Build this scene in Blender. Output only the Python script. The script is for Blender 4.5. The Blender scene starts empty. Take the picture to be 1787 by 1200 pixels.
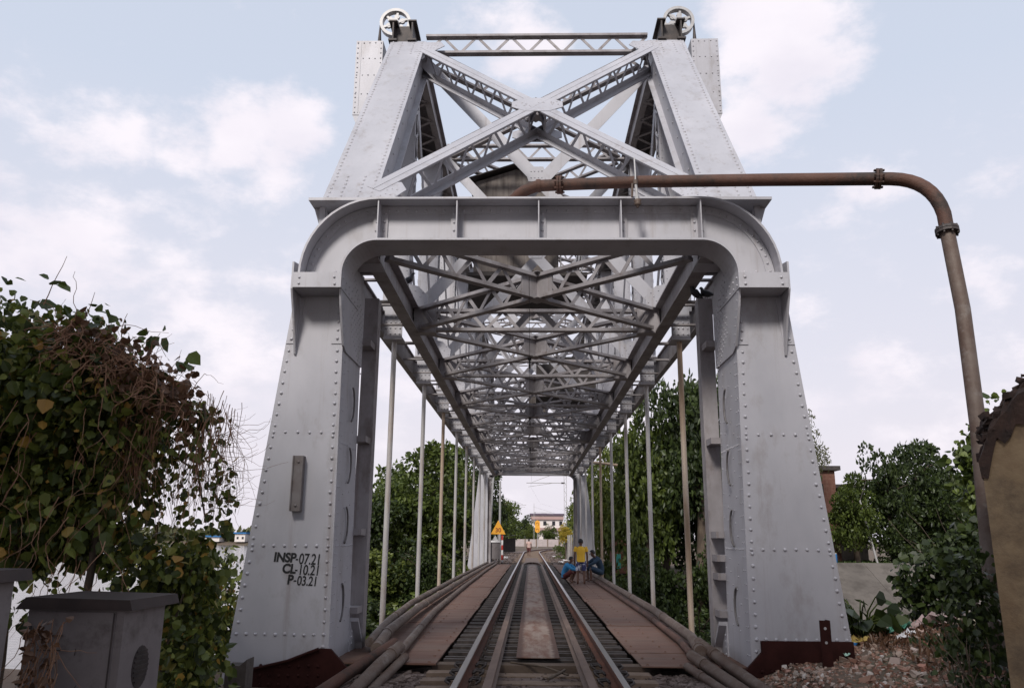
import bpy, bmesh, math, random
import numpy as np
from mathutils import Vector, Matrix
R = math.radians
rnd = random.Random(7)
S = bpy.context.scene
COL = S.collection

# ---------------------------------------------------------------- camera, light, exposure
cam = bpy.data.cameras.new('camera')
cam.lens = 28.0; cam.sensor_width = 36.0; cam.clip_start = 0.05; cam.clip_end = 6000
co = bpy.data.objects.new('camera', cam); COL.objects.link(co)
right = Vector((0.99971, 0.00224, -0.02394)).normalized()
rows = [(0.99971084, 0.02270587, 0.00791768), (-0.00229819, -0.23753837, 0.97137544), (-0.02393668, 0.97111275, 0.2374175)]
M = Matrix.Identity(4)
for i in range(3):
    M[i][0] = rows[0][i]; M[i][1] = rows[1][i]; M[i][2] = -rows[2][i]
M[0][3], M[1][3], M[2][3] = -0.1, 0.0, 1.386
co.matrix_world = M
S.camera = co

SUN_EL, SUN_AZ = 42.0, 198.0          # azimuth clockwise from +Y: behind the camera, to the left
world = bpy.data.worlds.new('World'); S.world = world; world.use_nodes = True
wn, wl = world.node_tree.nodes, world.node_tree.links
wn.clear()
def WN(t, **k):
    n = wn.new(t)
    for a, b in k.items(): setattr(n, a, b)
    return n
w_out = WN('ShaderNodeOutputWorld'); w_bg = WN('ShaderNodeBackground'); w_bg.inputs['Strength'].default_value = 0.1
sky = WN('ShaderNodeTexSky', sky_type='NISHITA'); sky.sun_disc = False
sky.sun_elevation = R(SUN_EL); sky.sun_rotation = R(SUN_AZ); sky.dust_density = 3.0; sky.air_density = 1.0; sky.altitude = 10
tc = WN('ShaderNodeTexCoord')
nz = WN('ShaderNodeTexNoise'); nz.inputs['Scale'].default_value = 3.2; nz.inputs['Detail'].default_value = 9; nz.inputs['Roughness'].default_value = 0.58
mp = WN('ShaderNodeMapping'); mp.inputs['Scale'].default_value = (1, 1, 1.7); mp.inputs['Location'].default_value = (0.35, 0.2, 0.1)
wl.new(tc.outputs['Generated'], mp.inputs['Vector']); wl.new(mp.outputs['Vector'], nz.inputs['Vector'])
def wmath(op, a, b=None, clamp=False):
    n = WN('ShaderNodeMath', operation=op); n.use_clamp = clamp
    for i, v in enumerate((a, b)):
        if v is None: continue
        if isinstance(v, (int, float)): n.inputs[i].default_value = v
        else: wl.new(v, n.inputs[i])
    return n.outputs[0]
# cloud masses lying in given directions of the sky (the noise breaks up their edges)
CLOUDS = [((-0.336, 0.829, 0.447), 0.055, 0.75), ((-0.274, 0.84, 0.468), 0.045, 0.8), ((-0.377, 0.818, 0.434), 0.05, 0.5), ((-0.30, 0.85, 0.425), 0.06, 0.6), ((-0.456, 0.783, 0.423), 0.045, 0.42), ((-0.539, 0.754, 0.375), 0.05, 0.35),
          ((-0.49, 0.815, 0.27), 0.10, 0.52), ((-0.396, 0.859, 0.27), 0.08, 0.5), ((-0.60, 0.75, 0.24), 0.10, 0.5), ((-0.005, 0.823, 0.568), 0.05, 0.9), ((-0.085, 0.798, 0.60), 0.045, 0.3),
          ((0.29, 0.795, 0.532), 0.065, 0.95), ((0.253, 0.794, 0.553), 0.05, 0.95), ((0.32, 0.794, 0.517), 0.05, 0.8), ((0.242, 0.849, 0.47), 0.055, 0.85), ((0.33, 0.80, 0.50), 0.03, 0.6),
          ((0.372, 0.849, 0.376), 0.12, 0.40), ((0.48, 0.835, 0.269), 0.2, 0.4), ((0.446, 0.792, 0.417), 0.11, 0.3), ((0.1, 0.97, 0.2), 0.22, 0.45), ((-0.2, 0.95, 0.2), 0.2, 0.45)]
acc = None
for d, r, wgt in CLOUDS:
    dv = Vector(d).normalized()
    dot = WN('ShaderNodeVectorMath', operation='DISTANCE'); dot.inputs[1].default_value = dv
    nrm = WN('ShaderNodeVectorMath', operation='NORMALIZE'); wl.new(tc.outputs['Generated'], nrm.inputs[0]); wl.new(nrm.outputs[0], dot.inputs[0])
    q = wmath('MULTIPLY', wmath('SUBTRACT', 1.0, wmath('DIVIDE', dot.outputs['Value'], r * 1.75), True), wgt)
    acc = q if acc is None else wmath('MAXIMUM', acc, q)
sep = WN('ShaderNodeSeparateXYZ'); wl.new(tc.outputs['Generated'], sep.inputs[0])
nz3 = WN('ShaderNodeTexNoise'); nz3.inputs['Scale'].default_value = 13; nz3.inputs['Detail'].default_value = 10; nz3.inputs['Roughness'].default_value = 0.62
wl.new(mp.outputs['Vector'], nz3.inputs['Vector'])
cl = wmath('ADD', wmath('ADD', wmath('MULTIPLY', wmath('SUBTRACT', nz.outputs['Fac'], 0.53), 1.6), wmath('MULTIPLY', wmath('SUBTRACT', nz3.outputs['Fac'], 0.5), 1.15)), acc)
ramp = WN('ShaderNodeMapRange'); ramp.interpolation_type = 'SMOOTHSTEP'
wl.new(cl, ramp.inputs['Value']); ramp.inputs['From Min'].default_value = 0.16; ramp.inputs['From Max'].default_value = 0.62; ramp.inputs['To Max'].default_value = 0.92
hz = WN('ShaderNodeMapRange'); wl.new(sep.outputs['Z'], hz.inputs['Value'])   # thick moist air over the river: whiter towards the horizon
hz.inputs['From Min'].default_value = 0.05; hz.inputs['From Max'].default_value = 0.6; hz.inputs['To Min'].default_value = 0.94; hz.inputs['To Max'].default_value = 0.84
mixh = WN('ShaderNodeMix', data_type='RGBA'); wl.new(hz.outputs[0], mixh.inputs['Factor'])
wl.new(sky.outputs[0], mixh.inputs['A'])
hcol = WN('ShaderNodeMix', data_type='RGBA'); hf = WN('ShaderNodeMapRange'); wl.new(sep.outputs['Z'], hf.inputs['Value']); hf.inputs['From Min'].default_value = 0.1; hf.inputs['From Max'].default_value = 0.5
wl.new(hf.outputs[0], hcol.inputs['Factor']); hcol.inputs['A'].default_value = (8.8, 8.35, 9.15, 1); hcol.inputs['B'].default_value = (7.15, 7.8, 9.2, 1); wl.new(hcol.outputs['Result'], mixh.inputs['B'])
nz2 = WN('ShaderNodeTexNoise'); nz2.inputs['Scale'].default_value = 6; nz2.inputs['Detail'].default_value = 6
wl.new(mp.outputs['Vector'], nz2.inputs['Vector'])
ccf = WN('ShaderNodeMapRange'); ccf.inputs['From Min'].default_value = .35; ccf.inputs['From Max'].default_value = .6
cc = WN('ShaderNodeMix', data_type='RGBA'); wl.new(nz2.outputs['Fac'], ccf.inputs['Value']); wl.new(ccf.outputs[0], cc.inputs['Factor'])
cc.inputs['A'].default_value = (8.9, 8.45, 9.3, 1); cc.inputs['B'].default_value = (10.2, 9.6, 10.2, 1)
mixc = WN('ShaderNodeMix', data_type='RGBA'); wl.new(ramp.outputs[0], mixc.inputs['Factor'])
wl.new(mixh.outputs['Result'], mixc.inputs['A']); wl.new(cc.outputs['Result'], mixc.inputs['B'])
wl.new(mixc.outputs['Result'], w_bg.inputs['Color']); wl.new(w_bg.outputs[0], w_out.inputs[0])

sl = bpy.data.lights.new('sun', 'SUN'); sl.energy = 3.4; sl.angle = R(12); sl.color = (1.0, 0.95, 0.89)
so = bpy.data.objects.new('sun', sl); COL.objects.link(so)
sd = Vector((math.sin(R(SUN_AZ)) * math.cos(R(SUN_EL)), math.cos(R(SUN_AZ)) * math.cos(R(SUN_EL)), math.sin(R(SUN_EL))))
so.rotation_euler = sd.to_track_quat('Z', 'Y').to_euler()
S.view_settings.view_transform = 'Standard'; S.view_settings.look = 'None'
S.view_settings.exposure = 0.0; S.view_settings.gamma = 1.0
S.render.engine = 'CYCLES'; S.cycles.max_bounces = 6; S.cycles.transparent_max_bounces = 4

# ---------------------------------------------------------------- materials
MATS = {}
def mat(name, c1, c2=None, scale=4.0, rough=0.6, metal=0.0, stretch=(1, 1, 1), bump=0.0, bscale=None, c3=None, s3=1.5, lo=0.35, hi=0.65, spec=0.5, lo3=0.55, hi3=0.7, c4=None, st4=(7, 7, .22), lo4=.58, hi4=.8, f4=.8):
    m = bpy.data.materials.new(name); m.use_nodes = True
    n, l = m.node_tree.nodes, m.node_tree.links
    b = n['Principled BSDF']; b.inputs['Roughness'].default_value = rough; b.inputs['Metallic'].default_value = metal
    b.inputs['Specular IOR Level'].default_value = spec
    t = n.new('ShaderNodeTexCoord'); mpn = n.new('ShaderNodeMapping'); mpn.inputs['Scale'].default_value = stretch
    geo = n.new('ShaderNodeNewGeometry')
    l.new(geo.outputs['Position'], mpn.inputs['Vector'])
    def noise(s, d=6, r=0.6):
        x = n.new('ShaderNodeTexNoise'); x.inputs['Scale'].default_value = s; x.inputs['Detail'].default_value = d; x.inputs['Roughness'].default_value = r
        l.new(mpn.outputs[0], x.inputs['Vector']); return x
    c2 = c2 or c1
    x = noise(scale); rp = n.new('ShaderNodeMapRange'); rp.inputs['From Min'].default_value = lo; rp.inputs['From Max'].default_value = hi
    l.new(x.outputs['Fac'], rp.inputs['Value'])
    mx = n.new('ShaderNodeMix'); mx.data_type = 'RGBA'; l.new(rp.outputs[0], mx.inputs['Factor'])
    mx.inputs['A'].default_value = (*c1, 1); mx.inputs['B'].default_value = (*c2, 1); out = mx.outputs['Result']
    if c3:
        y = noise(s3, 8, 0.7); rq = n.new('ShaderNodeMapRange'); rq.inputs['From Min'].default_value = lo3; rq.inputs['From Max'].default_value = hi3
        l.new(y.outputs['Fac'], rq.inputs['Value'])
        my = n.new('ShaderNodeMix'); my.data_type = 'RGBA'; l.new(rq.outputs[0], my.inputs['Factor'])
        l.new(out, my.inputs['A']); my.inputs['B'].default_value = (*c3, 1); out = my.outputs['Result']
    if c4:
        m4 = n.new('ShaderNodeMapping'); m4.inputs['Scale'].default_value = st4; l.new(geo.outputs['Position'], m4.inputs['Vector'])
        y = n.new('ShaderNodeTexNoise'); y.inputs['Scale'].default_value = 1.0; y.inputs['Detail'].default_value = 7; y.inputs['Roughness'].default_value = .7; l.new(m4.outputs[0], y.inputs['Vector'])
        rq = n.new('ShaderNodeMapRange'); rq.inputs['From Min'].default_value = lo4; rq.inputs['From Max'].default_value = hi4; rq.inputs['To Max'].default_value = f4; l.new(y.outputs['Fac'], rq.inputs['Value'])
        my = n.new('ShaderNodeMix'); my.data_type = 'RGBA'; l.new(rq.outputs[0], my.inputs['Factor']); l.new(out, my.inputs['A']); my.inputs['B'].default_value = (*c4, 1); out = my.outputs['Result']
    l.new(out, b.inputs['Base Color'])
    if bump:
        z = noise(bscale or scale * 4, 8, 0.6); bm_ = n.new('ShaderNodeBump'); bm_.inputs['Strength'].default_value = bump; bm_.inputs['Distance'].default_value = 0.03
        l.new(z.outputs['Fac'], bm_.inputs['Height']); l.new(bm_.outputs[0], b.inputs['Normal'])
    MATS[name] = m; return m
def leafmat(name, cols, trans=0.25, rough=0.45, noise=0.0):
    m = bpy.data.materials.new(name); m.use_nodes = True
    n, l = m.node_tree.nodes, m.node_tree.links
    b = n['Principled BSDF']; b.inputs['Roughness'].default_value = rough; b.inputs['Specular IOR Level'].default_value = 0.35
    g = n.new('ShaderNodeNewGeometry'); r = n.new('ShaderNodeValToRGB'); r.color_ramp.interpolation = 'LINEAR'
    e = r.color_ramp.elements
    for i, (p, c) in enumerate(cols):
        el = e[i] if i < 2 else e.new(p)
        el.position = p; el.color = (*c, 1)
    l.new(g.outputs['Random Per Island'], r.inputs[0])
    l.new(r.outputs[0], b.inputs['Base Color'])
    if trans:
        tr = n.new('ShaderNodeBsdfTranslucent'); l.new(r.outputs[0], tr.inputs['Color'])
        mx = n.new('ShaderNodeMixShader'); mx.inputs[0].default_value = trans
        l.new(b.outputs[0], mx.inputs[1]); l.new(tr.outputs[0], mx.inputs[2]); l.new(mx.outputs[0], n['Material Output'].inputs[0])
    MATS[name] = m; return m

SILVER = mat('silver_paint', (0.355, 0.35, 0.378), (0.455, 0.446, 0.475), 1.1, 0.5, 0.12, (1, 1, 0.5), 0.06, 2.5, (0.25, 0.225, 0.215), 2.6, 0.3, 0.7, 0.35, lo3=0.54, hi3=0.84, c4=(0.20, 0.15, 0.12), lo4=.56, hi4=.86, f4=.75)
SILVER_IN = mat('silver_paint_inner', (0.225, 0.205, 0.21), (0.33, 0.31, 0.32), 2.2, 0.55, 0.1, (1, 1, 0.6), 0.05, 4, (0.11, 0.078, 0.065), 3.0, 0.35, 0.65, 0.3, lo3=0.52, hi3=0.8, c4=(0.13, 0.075, 0.05), lo4=.58, hi4=.84)  # darker, browner silver for the inner members, with brown patches and streaks
mat('grey_stub', (.16, .145, .145), (.11, .09, .085), 6, .7, .1)
REDOX = mat('red_oxide_paint', (0.022, 0.006, 0.005), (0.038, 0.011, 0.009), 3, 0.85, 0, bump=0.1, spec=0.15)
RUST = mat('rusty_iron', (0.075, 0.032, 0.02), (0.125, 0.062, 0.045), 5, 0.75, 0.1, bump=0.25, bscale=30, c3=(0.032, 0.02, 0.016), s3=2.5, lo3=0.46, hi3=0.62)
RUSTGREY = mat('grey_rust_pipe', (0.13, 0.098, 0.08), (0.085, 0.05, 0.036), 4, 0.65, 0.1, bump=0.2, bscale=25, c3=(0.18, 0.155, 0.14), s3=5)
DECKP = mat('rusty_deck_plate', (0.115, 0.050, 0.033), (0.15, 0.088, 0.064), 2.2, 0.75, 0.05, (0.45, 2.2, 1), 0.25, 12, (0.125, 0.088, 0.07), 1.3, lo3=0.48, hi3=0.72, c4=(0.065, 0.034, 0.024), st4=(1.3, 3.2, 1), lo4=.5, hi4=.72, f4=.8)
TROUGH = mat('worn_trough_plate', (0.24, 0.185, 0.155), (0.19, 0.125, 0.095), 3.0, 0.65, 0.05, (2, 0.4, 1), 0.2, 12, (0.13, 0.055, 0.032), 3.0, lo3=0.47, hi3=0.64)
DARKSTEEL = mat('dark_steel', (0.035, 0.03, 0.03), (0.07, 0.055, 0.05), 6, 0.6, 0.3, bump=0.1)
SLEEPER = mat('steel_sleeper', (0.032, 0.026, 0.024), (0.075, 0.06, 0.055), 8, 0.5, 0.3)
RAILTOP = mat('rail_head', (0.42, 0.41, 0.42), (0.5, 0.48, 0.48), 12, 0.28, 0.9, (1, 0.1, 1))
RAILWEB = mat('rail_rust', (0.13, 0.042, 0.02), (0.07, 0.027, 0.016), 6, 0.75, 0.1, (1, 0.3, 1), bump=0.1)
_n, _l = TROUGH.node_tree.nodes, TROUGH.node_tree.links
_b = _n['Principled BSDF']; _src = _b.inputs['Base Color'].links[0].from_socket; _g = _n.new('ShaderNodeNewGeometry'); _s = _n.new('ShaderNodeSeparateXYZ'); _l.new(_g.outputs['Position'], _s.inputs[0])
_a = _n.new('ShaderNodeMath'); _a.operation = 'ABSOLUTE'; _l.new(_s.outputs['X'], _a.inputs[0]); _z = _n.new('ShaderNodeTexNoise'); _z.inputs['Scale'].default_value = 14; _z.inputs['Detail'].default_value = 6; _mm = _n.new('ShaderNodeMapping'); _mm.inputs['Scale'].default_value = (.3, 1.6, 1); _l.new(_g.outputs['Position'], _mm.inputs[0]); _l.new(_mm.outputs[0], _z.inputs['Vector'])
_q = _n.new('ShaderNodeMath'); _q.operation = 'MULTIPLY_ADD'; _l.new(_z.outputs['Fac'], _q.inputs[0]); _q.inputs[1].default_value = .16; _l.new(_a.outputs[0], _q.inputs[2])
_r = _n.new('ShaderNodeMapRange'); _r.inputs['From Min'].default_value = .265; _r.inputs['From Max'].default_value = .31; _l.new(_q.outputs[0], _r.inputs['Value'])
_x = _n.new('ShaderNodeMix'); _x.data_type = 'RGBA'; _l.new(_r.outputs[0], _x.inputs['Factor']); _l.new(_src, _x.inputs['A']); _x.inputs['B'].default_value = (.075, .036, .024, 1); _l.new(_x.outputs['Result'], _b.inputs['Base Color'])
GUARD = mat('guard_rail_rust', (0.17, 0.115, 0.09), (0.11, 0.07, 0.055), 5, 0.6, 0.2, (1, 0.3, 1), bump=0.1)
CONC = mat('tan_concrete', (0.15, 0.105, 0.075), (0.20, 0.145, 0.11), 6, 0.9, 0, bump=0.3, bscale=30)
REVET = mat('grey_concrete', (0.088, 0.075, 0.064), (0.125, 0.107, 0.092), 0.5, 0.9, 0, (1, 1, 0.35), 0.2, 4, (0.055, 0.045, 0.037), 0.9, lo3=.48, hi3=.68)
WALLM = mat('ochre_render', (0.16, 0.108, 0.062), (0.225, 0.165, 0.10), 2.5, 0.95, 0, bump=0.4, bscale=14, c3=(0.085, 0.06, 0.04), s3=2.2, lo3=0.5, hi3=0.72)
WALLTOP = mat('mossy_broken_masonry', (0.02, 0.012, 0.01), (0.05, 0.027, 0.02), 6, 0.95, 0, bump=0.6, bscale=14)
BRICK = mat('brickwork', (0.13, 0.052, 0.036), (0.18, 0.095, 0.07), 5, 0.9, 0, bump=0.3)
WOOD = mat('weathered_planks', (0.115, 0.095, 0.085), (0.20, 0.175, 0.16), 9, 0.85, 0, (1, 1, 0.08), 0.3, 14)
WOODD = mat('dark_roofing', (0.035, 0.03, 0.03), (0.06, 0.05, 0.045), 4, 0.8)
CABM = mat('cabinet_grey', (0.165, 0.145, 0.145), (0.22, 0.197, 0.198), 3, 0.5, 0.2, c3=(0.075, 0.06, 0.055), s3=3, lo3=0.52, hi3=0.7)
CABROOF = mat('cabinet_roof', (0.018, 0.010, 0.009), (0.034, 0.020, 0.018), 6, 0.6)
BLACKP = mat('black_paint', (0.012, 0.012, 0.013), None, rough=0.6)
SCORE = mat('seam_grime', (0.10, 0.09, 0.09), (0.16, 0.15, 0.15), 9, 0.7)
GALV = mat('galvanised', (0.34, 0.33, 0.33), (0.42, 0.41, 0.41), 8, 0.5, 0.2)
RODM = mat('hanger_rod_paint', (0.36, 0.34, 0.33), (0.44, 0.42, 0.41), 5, 0.5, 0.3, (1, 1, 0.2), c3=(0.24, 0.15, 0.09), s3=2, lo3=0.5, hi3=0.75)
RODRUST = mat('hanger_rod_stained', (0.30, 0.20, 0.12), (0.40, 0.33, 0.27), 3, 0.55, 0.2, (1, 1, 0.2))
GROUND = mat('bare_earth', (0.085, 0.056, 0.038), (0.13, 0.088, 0.062), 2.0, 0.95, 0, bump=0.5, bscale=9, c3=(0.05, 0.06, 0.025), s3=0.4, lo3=0.5, hi3=0.65)
BED = mat('ballast_bed', (0.10, 0.072, 0.062), (0.15, 0.11, 0.097), 7, 0.95, 0, bump=0.6, bscale=22, c3=(0.10, 0.065, 0.055), s3=5)
BARK = mat('bark', (0.07, 0.05, 0.038), (0.12, 0.09, 0.065), 6, 0.9, 0, (1, 1, 0.3), 0.3, 14)
TWIG = mat('dry_stem', (0.20, 0.095, 0.055), (0.28, 0.165, 0.10), 7, 0.85)
WHITEW = mat('white_wall', (0.62, 0.56, 0.53), (0.7, 0.65, 0.62), 0.5, 0.9)
PINKW = mat('pink_band', (0.36, 0.235, 0.215), (0.42, 0.29, 0.27), 0.5, 0.9)
PURPLE = mat('dull_purple_roof', (0.10, 0.075, 0.11), None, rough=0.8)
WINM = mat('dark_window', (0.02, 0.02, 0.025), None, rough=0.2)
YSIGN = mat('yellow_sign_paint', (0.70, 0.31, 0.02), (0.74, 0.36, 0.04), 5, 0.5)
REDP = mat('red_paint', (0.45, 0.04, 0.03), None, rough=0.5)
WHITEP = mat('white_paint', (0.72, 0.70, 0.70), None, rough=0.5)
SKIN = mat('skin', (0.105, 0.05, 0.032), (0.13, 0.065, 0.042), 8, 0.5)
HAIR = mat('black_hair', (0.012, 0.010, 0.010), None, rough=0.6)
YSHIRT = mat('yellow_cotton', (0.72, 0.42, 0.03), (0.78, 0.48, 0.05), 6, 0.85)
BSHIRT = mat('blue_cotton', (0.03, 0.20, 0.42), (0.04, 0.25, 0.50), 6, 0.85)
NSHIRT = mat('dark_blue_cotton', (0.015, 0.035, 0.065), (0.025, 0.05, 0.085), 6, 0.85)
SHORTS = mat('patterned_shorts', (0.03, 0.035, 0.11), (0.55, 0.55, 0.62), 9, 0.85, lo=0.50, hi=0.58)
MAROON = mat('maroon_cloth', (0.09, 0.018, 0.02), None, rough=0.85)
PINKS = mat('pale_pink_cotton', (0.48, 0.33, 0.29), None, rough=0.85)
BIRD = mat('dark_feathers', (0.02, 0.02, 0.025), (0.04, 0.04, 0.05), 30, 0.5)
CORR = mat('rusty_corrugated', (0.16, 0.07, 0.04), (0.28, 0.2, 0.16), 3, 0.8, 0.1, (2, 2, 0.4))
PANELW = mat('precast_panel', (0.36, 0.31, 0.30), (0.44, 0.38, 0.37), 1.5, 0.9)
TIN = mat('tin_sheet', (0.42, 0.42, 0.42), (0.5, 0.5, 0.5), 3, 0.5, 0.4)
BLUEP = mat('blue_plastic', (0.02, 0.13, 0.32), None, rough=0.4)
GRASSM = leafmat('grass_blades', [(0, (0.035, 0.06, 0.014)), (1, (0.075, 0.12, 0.03))], 0.2)
LEAF_VINE = leafmat('vine_leaf', [(0, (0.026, 0.036, 0.010)), (0.4, (0.075, 0.100, 0.020)), (0.86, (0.19, 0.215, 0.045)), (0.95, (0.24, 0.20, 0.05)), (0.98, (0.38, 0.21, 0.05)), (1.0, (0.50, 0.31, 0.07))], 0.32, 0.42)
LEAF_DARK = leafmat('dark_leaf', [(0, (0.014, 0.023, 0.008)), (1, (0.052, 0.075, 0.018))], 0.24)
LEAF_MID = leafmat('green_leaf', [(0, (0.030, 0.046, 0.010)), (1, (0.115, 0.15, 0.030))], 0.28)
LEAF_LIGHT = leafmat('light_green_leaf', [(0, (0.048, 0.066, 0.014)), (1, (0.155, 0.185, 0.038))], 0.3)
LEAF_YEL = leafmat('yellow_leaf', [(0, (0.25, 0.20, 0.03)), (1, (0.50, 0.36, 0.04))], 0.3)
LEAF_OLIVE = leafmat('olive_leaf', [(0, (0.05, 0.055, 0.022)), (1, (0.11, 0.11, 0.045))], 0.25)
LEAF_DRY = leafmat('withered_leaf', [(0, (0.07, 0.035, 0.02)), (1, (0.17, 0.09, 0.05))], 0.2)
CHIPS = leafmat('broken_brick', [(0, (0.18, 0.08, 0.055)), (0.35, (0.27, 0.15, 0.105)), (0.6, (0.30, 0.20, 0.15)), (0.84, (0.36, 0.295, 0.25)), (0.94, (0.50, 0.45, 0.41)), (1, (0.30, 0.095, 0.05))], 0, 0.9)
STONES = leafmat('ballast_stone', [(0, (0.05, 0.035, 0.03)), (0.5, (0.10, 0.073, 0.063)), (1, (0.19, 0.15, 0.135))], 0, 0.9)
mw = bpy.data.materials.new('river_water'); mw.use_nodes = True
b = mw.node_tree.nodes['Principled BSDF']; b.inputs['Base Color'].default_value = (0.09, 0.08, 0.065, 1); b.inputs['Roughness'].default_value = 0.12
nw = mw.node_tree.nodes.new('ShaderNodeTexNoise'); nw.inputs['Scale'].default_value = 0.9; nw.inputs['Detail'].default_value = 5
gw = mw.node_tree.nodes.new('ShaderNodeNewGeometry'); bw = mw.node_tree.nodes.new('ShaderNodeBump'); bw.inputs['Strength'].default_value = 0.35; bw.inputs['Distance'].default_value = 0.2
mw.node_tree.links.new(gw.outputs['Position'], nw.inputs['Vector']); mw.node_tree.links.new(nw.outputs['Fac'], bw.inputs['Height']); mw.node_tree.links.new(bw.outputs[0], b.inputs['Normal'])
WATER = mw

# ---------------------------------------------------------------- mesh helpers
RV = random.Random(99)
class MB:
    def __init__(s): s.v = []; s.f = []; s.m = []; s.sm = []
    def add(s, vs, fs, m=0, smooth=False):
        o = len(s.v); s.v += [tuple(v) for v in vs]
        for f in fs: s.f.append([i + o for i in f]); s.m.append(m); s.sm.append(smooth)
    def box(s, a, b, m=0):
        x0, y0, z0 = (min(a[i], b[i]) for i in range(3)); x1, y1, z1 = (max(a[i], b[i]) for i in range(3))
        s.add([(x0, y0, z0), (x1, y0, z0), (x1, y1, z0), (x0, y1, z0), (x0, y0, z1), (x1, y0, z1), (x1, y1, z1), (x0, y1, z1)],
              [(0, 3, 2, 1), (4, 5, 6, 7), (0, 1, 5, 4), (1, 2, 6, 5), (2, 3, 7, 6), (3, 0, 4, 7)], m)
    def bar(s, p0, p1, w, h, up=(0, 0, 1), m=0):
        """box along p0-p1, w along side = axis x up, h along the up side"""
        p0, p1 = Vector(p0), Vector(p1); a = (p1 - p0).normalized(); sd_ = a.cross(Vector(up)).normalized() * (w / 2); u = sd_.cross(a).normalized() * (h / 2)
        vs = [p + i * sd_ + j * u for p in (p0, p1) for i, j in ((-1, -1), (1, -1), (1, 1), (-1, 1))]
        s.add(vs, [(0, 1, 2, 3), (7, 6, 5, 4), (0, 4, 5, 1), (1, 5, 6, 2), (2, 6, 7, 3), (3, 7, 4, 0)], m)
    def tube(s, pts, r, n=10, m=0, cap=True, smooth=True):
        pts = [Vector(p) for p in pts]; rs = r if isinstance(r, (list, tuple)) else [r] * len(pts)
        vs = []; fs = []; prev = None
        for i, p in enumerate(pts):
            t = (pts[min(i + 1, len(pts) - 1)] - pts[max(i - 1, 0)]).normalized()
            if prev is None:
                prev = t.orthogonal().normalized()
            u = (prev - t * prev.dot(t)).normalized(); prev = u; w = t.cross(u)
            for k in range(n):
                a = 2 * math.pi * k / n; vs.append(p + (u * math.cos(a) + w * math.sin(a)) * rs[i])
        for i in range(len(pts) - 1):
            for k in range(n):
                fs.append((i * n + k, i * n + (k + 1) % n, (i + 1) * n + (k + 1) % n, (i + 1) * n + k))
        s.add(vs, fs, m, smooth)
        if cap:
            s.add(vs[:n], [tuple(range(n - 1, -1, -1))], m); s.add(vs[-n:], [tuple(range(n))], m)
    def ring(s, p, d, r0, r1, L, n=16, m=0):
        d = Vector(d).normalized(); p = Vector(p); s.tube([p - d * L / 2, p + d * L / 2], r1, n, m)
    def rivet(s, p, nrm, r=0.02, m=0):
        nrm = Vector(nrm).normalized(); u = nrm.orthogonal().normalized(); w = nrm.cross(u); n = 7; p = Vector(p) + u * RV.gauss(0, .0035) + w * RV.gauss(0, .0035); r *= RV.uniform(.86, 1.1)
        vs = [p + (u * math.cos(2 * math.pi * k / n) + w * math.sin(2 * math.pi * k / n)) * r for k in range(n)]
        vs += [p + nrm * r * 0.6 + (u * math.cos(2 * math.pi * k / n) + w * math.sin(2 * math.pi * k / n)) * r * 0.68 for k in range(n)]
        vs.append(p + nrm * r * 0.85)
        fs = [(k, (k + 1) % n, n + (k + 1) % n, n + k) for k in range(n)] + [(n + k, n + (k + 1) % n, 2 * n) for k in range(n)]
        s.add(vs, fs, m, True)
    def rivets(s, p0, p1, pitch, nrm, r=0.02, m=0):
        p0, p1 = Vector(p0), Vector(p1); k = max(1, round((p1 - p0).length / pitch))
        for i in range(k + 1): s.rivet(p0.lerp(p1, i / k), nrm, r, m)
    def prism(s, poly, axis, a, b, m=0):
        """extrude a polygon (2 coords, the other two axes in order) along axis from a to b"""
        def p3(q, t): return (t, q[0], q[1]) if axis == 0 else (q[0], t, q[1]) if axis == 1 else (q[0], q[1], t)
        n = len(poly); vs = [p3(q, a) for q in poly] + [p3(q, b) for q in poly]
        s.add(vs, [tuple(range(n)), tuple(range(2 * n - 1, n - 1, -1))] + [(i, i + n, (i + 1) % n + n, (i + 1) % n) for i in range(n)], m)
    def lattice(s, p0, p1, dv, cw, ch, pitch, bw=0.055, bt=0.012, ends=0.0, m=0):
        """two chords dv apart with zig-zag bars between"""
        p0, p1, dv = Vector(p0), Vector(p1), Vector(dv); a = (p1 - p0).normalized(); nrm = a.cross(dv).normalized(); up = dv.normalized()
        for q in (Vector((0, 0, 0)), dv): s.bar(p0 + q, p1 + q, cw, ch, up, m)
        L = (p1 - p0).length; k = max(2, int(round(L / pitch))); 
        i0 = ends / L
        for i in range(k):
            t0, t1 = i0 + (1 - 2 * i0) * i / k, i0 + (1 - 2 * i0) * (i + 1) / k
            A = p0.lerp(p1, t0); B = p0.lerp(p1, t1)
            if i % 2 == 0: B = B + dv
            else: A = A + dv
            d_ = (B - A).normalized()
            s.bar(A + d_ * ch * 0.3, B - d_ * ch * 0.3, bt, bw, nrm.cross(B - A), m)
    def build(s, name, mats, parent=None):
        me = bpy.data.meshes.new(name); me.from_pydata(s.v, [], s.f)
        mats = mats if isinstance(mats, (list, tuple)) else [mats]
        for mm in mats: me.materials.append(mm)
        me.polygons.foreach_set('material_index', s.m); me.polygons.foreach_set('use_smooth', s.sm)
        bm = bmesh.new(); bm.from_mesh(me); bmesh.ops.recalc_face_normals(bm, faces=bm.faces); bm.to_mesh(me); bm.free()
        me.update(); o = bpy.data.objects.new(name, me); COL.objects.link(o)
        if parent: o.parent = parent
        return o
def tag(o, label=None, cat=None, group=None, kind=None):
    if label: o['label'] = label
    if cat: o['category'] = cat
    if group: o['group'] = group
    if kind: o['kind'] = kind
    return o
def thing(name, label, cat, loc=(0, 0, 0), group=None, rz=0):
    o = bpy.data.objects.new(name, None); o.empty_display_size = 0.3; COL.objects.link(o); o.location = loc; o.rotation_euler = (0, 0, rz)
    return tag(o, label, cat, group)
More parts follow.
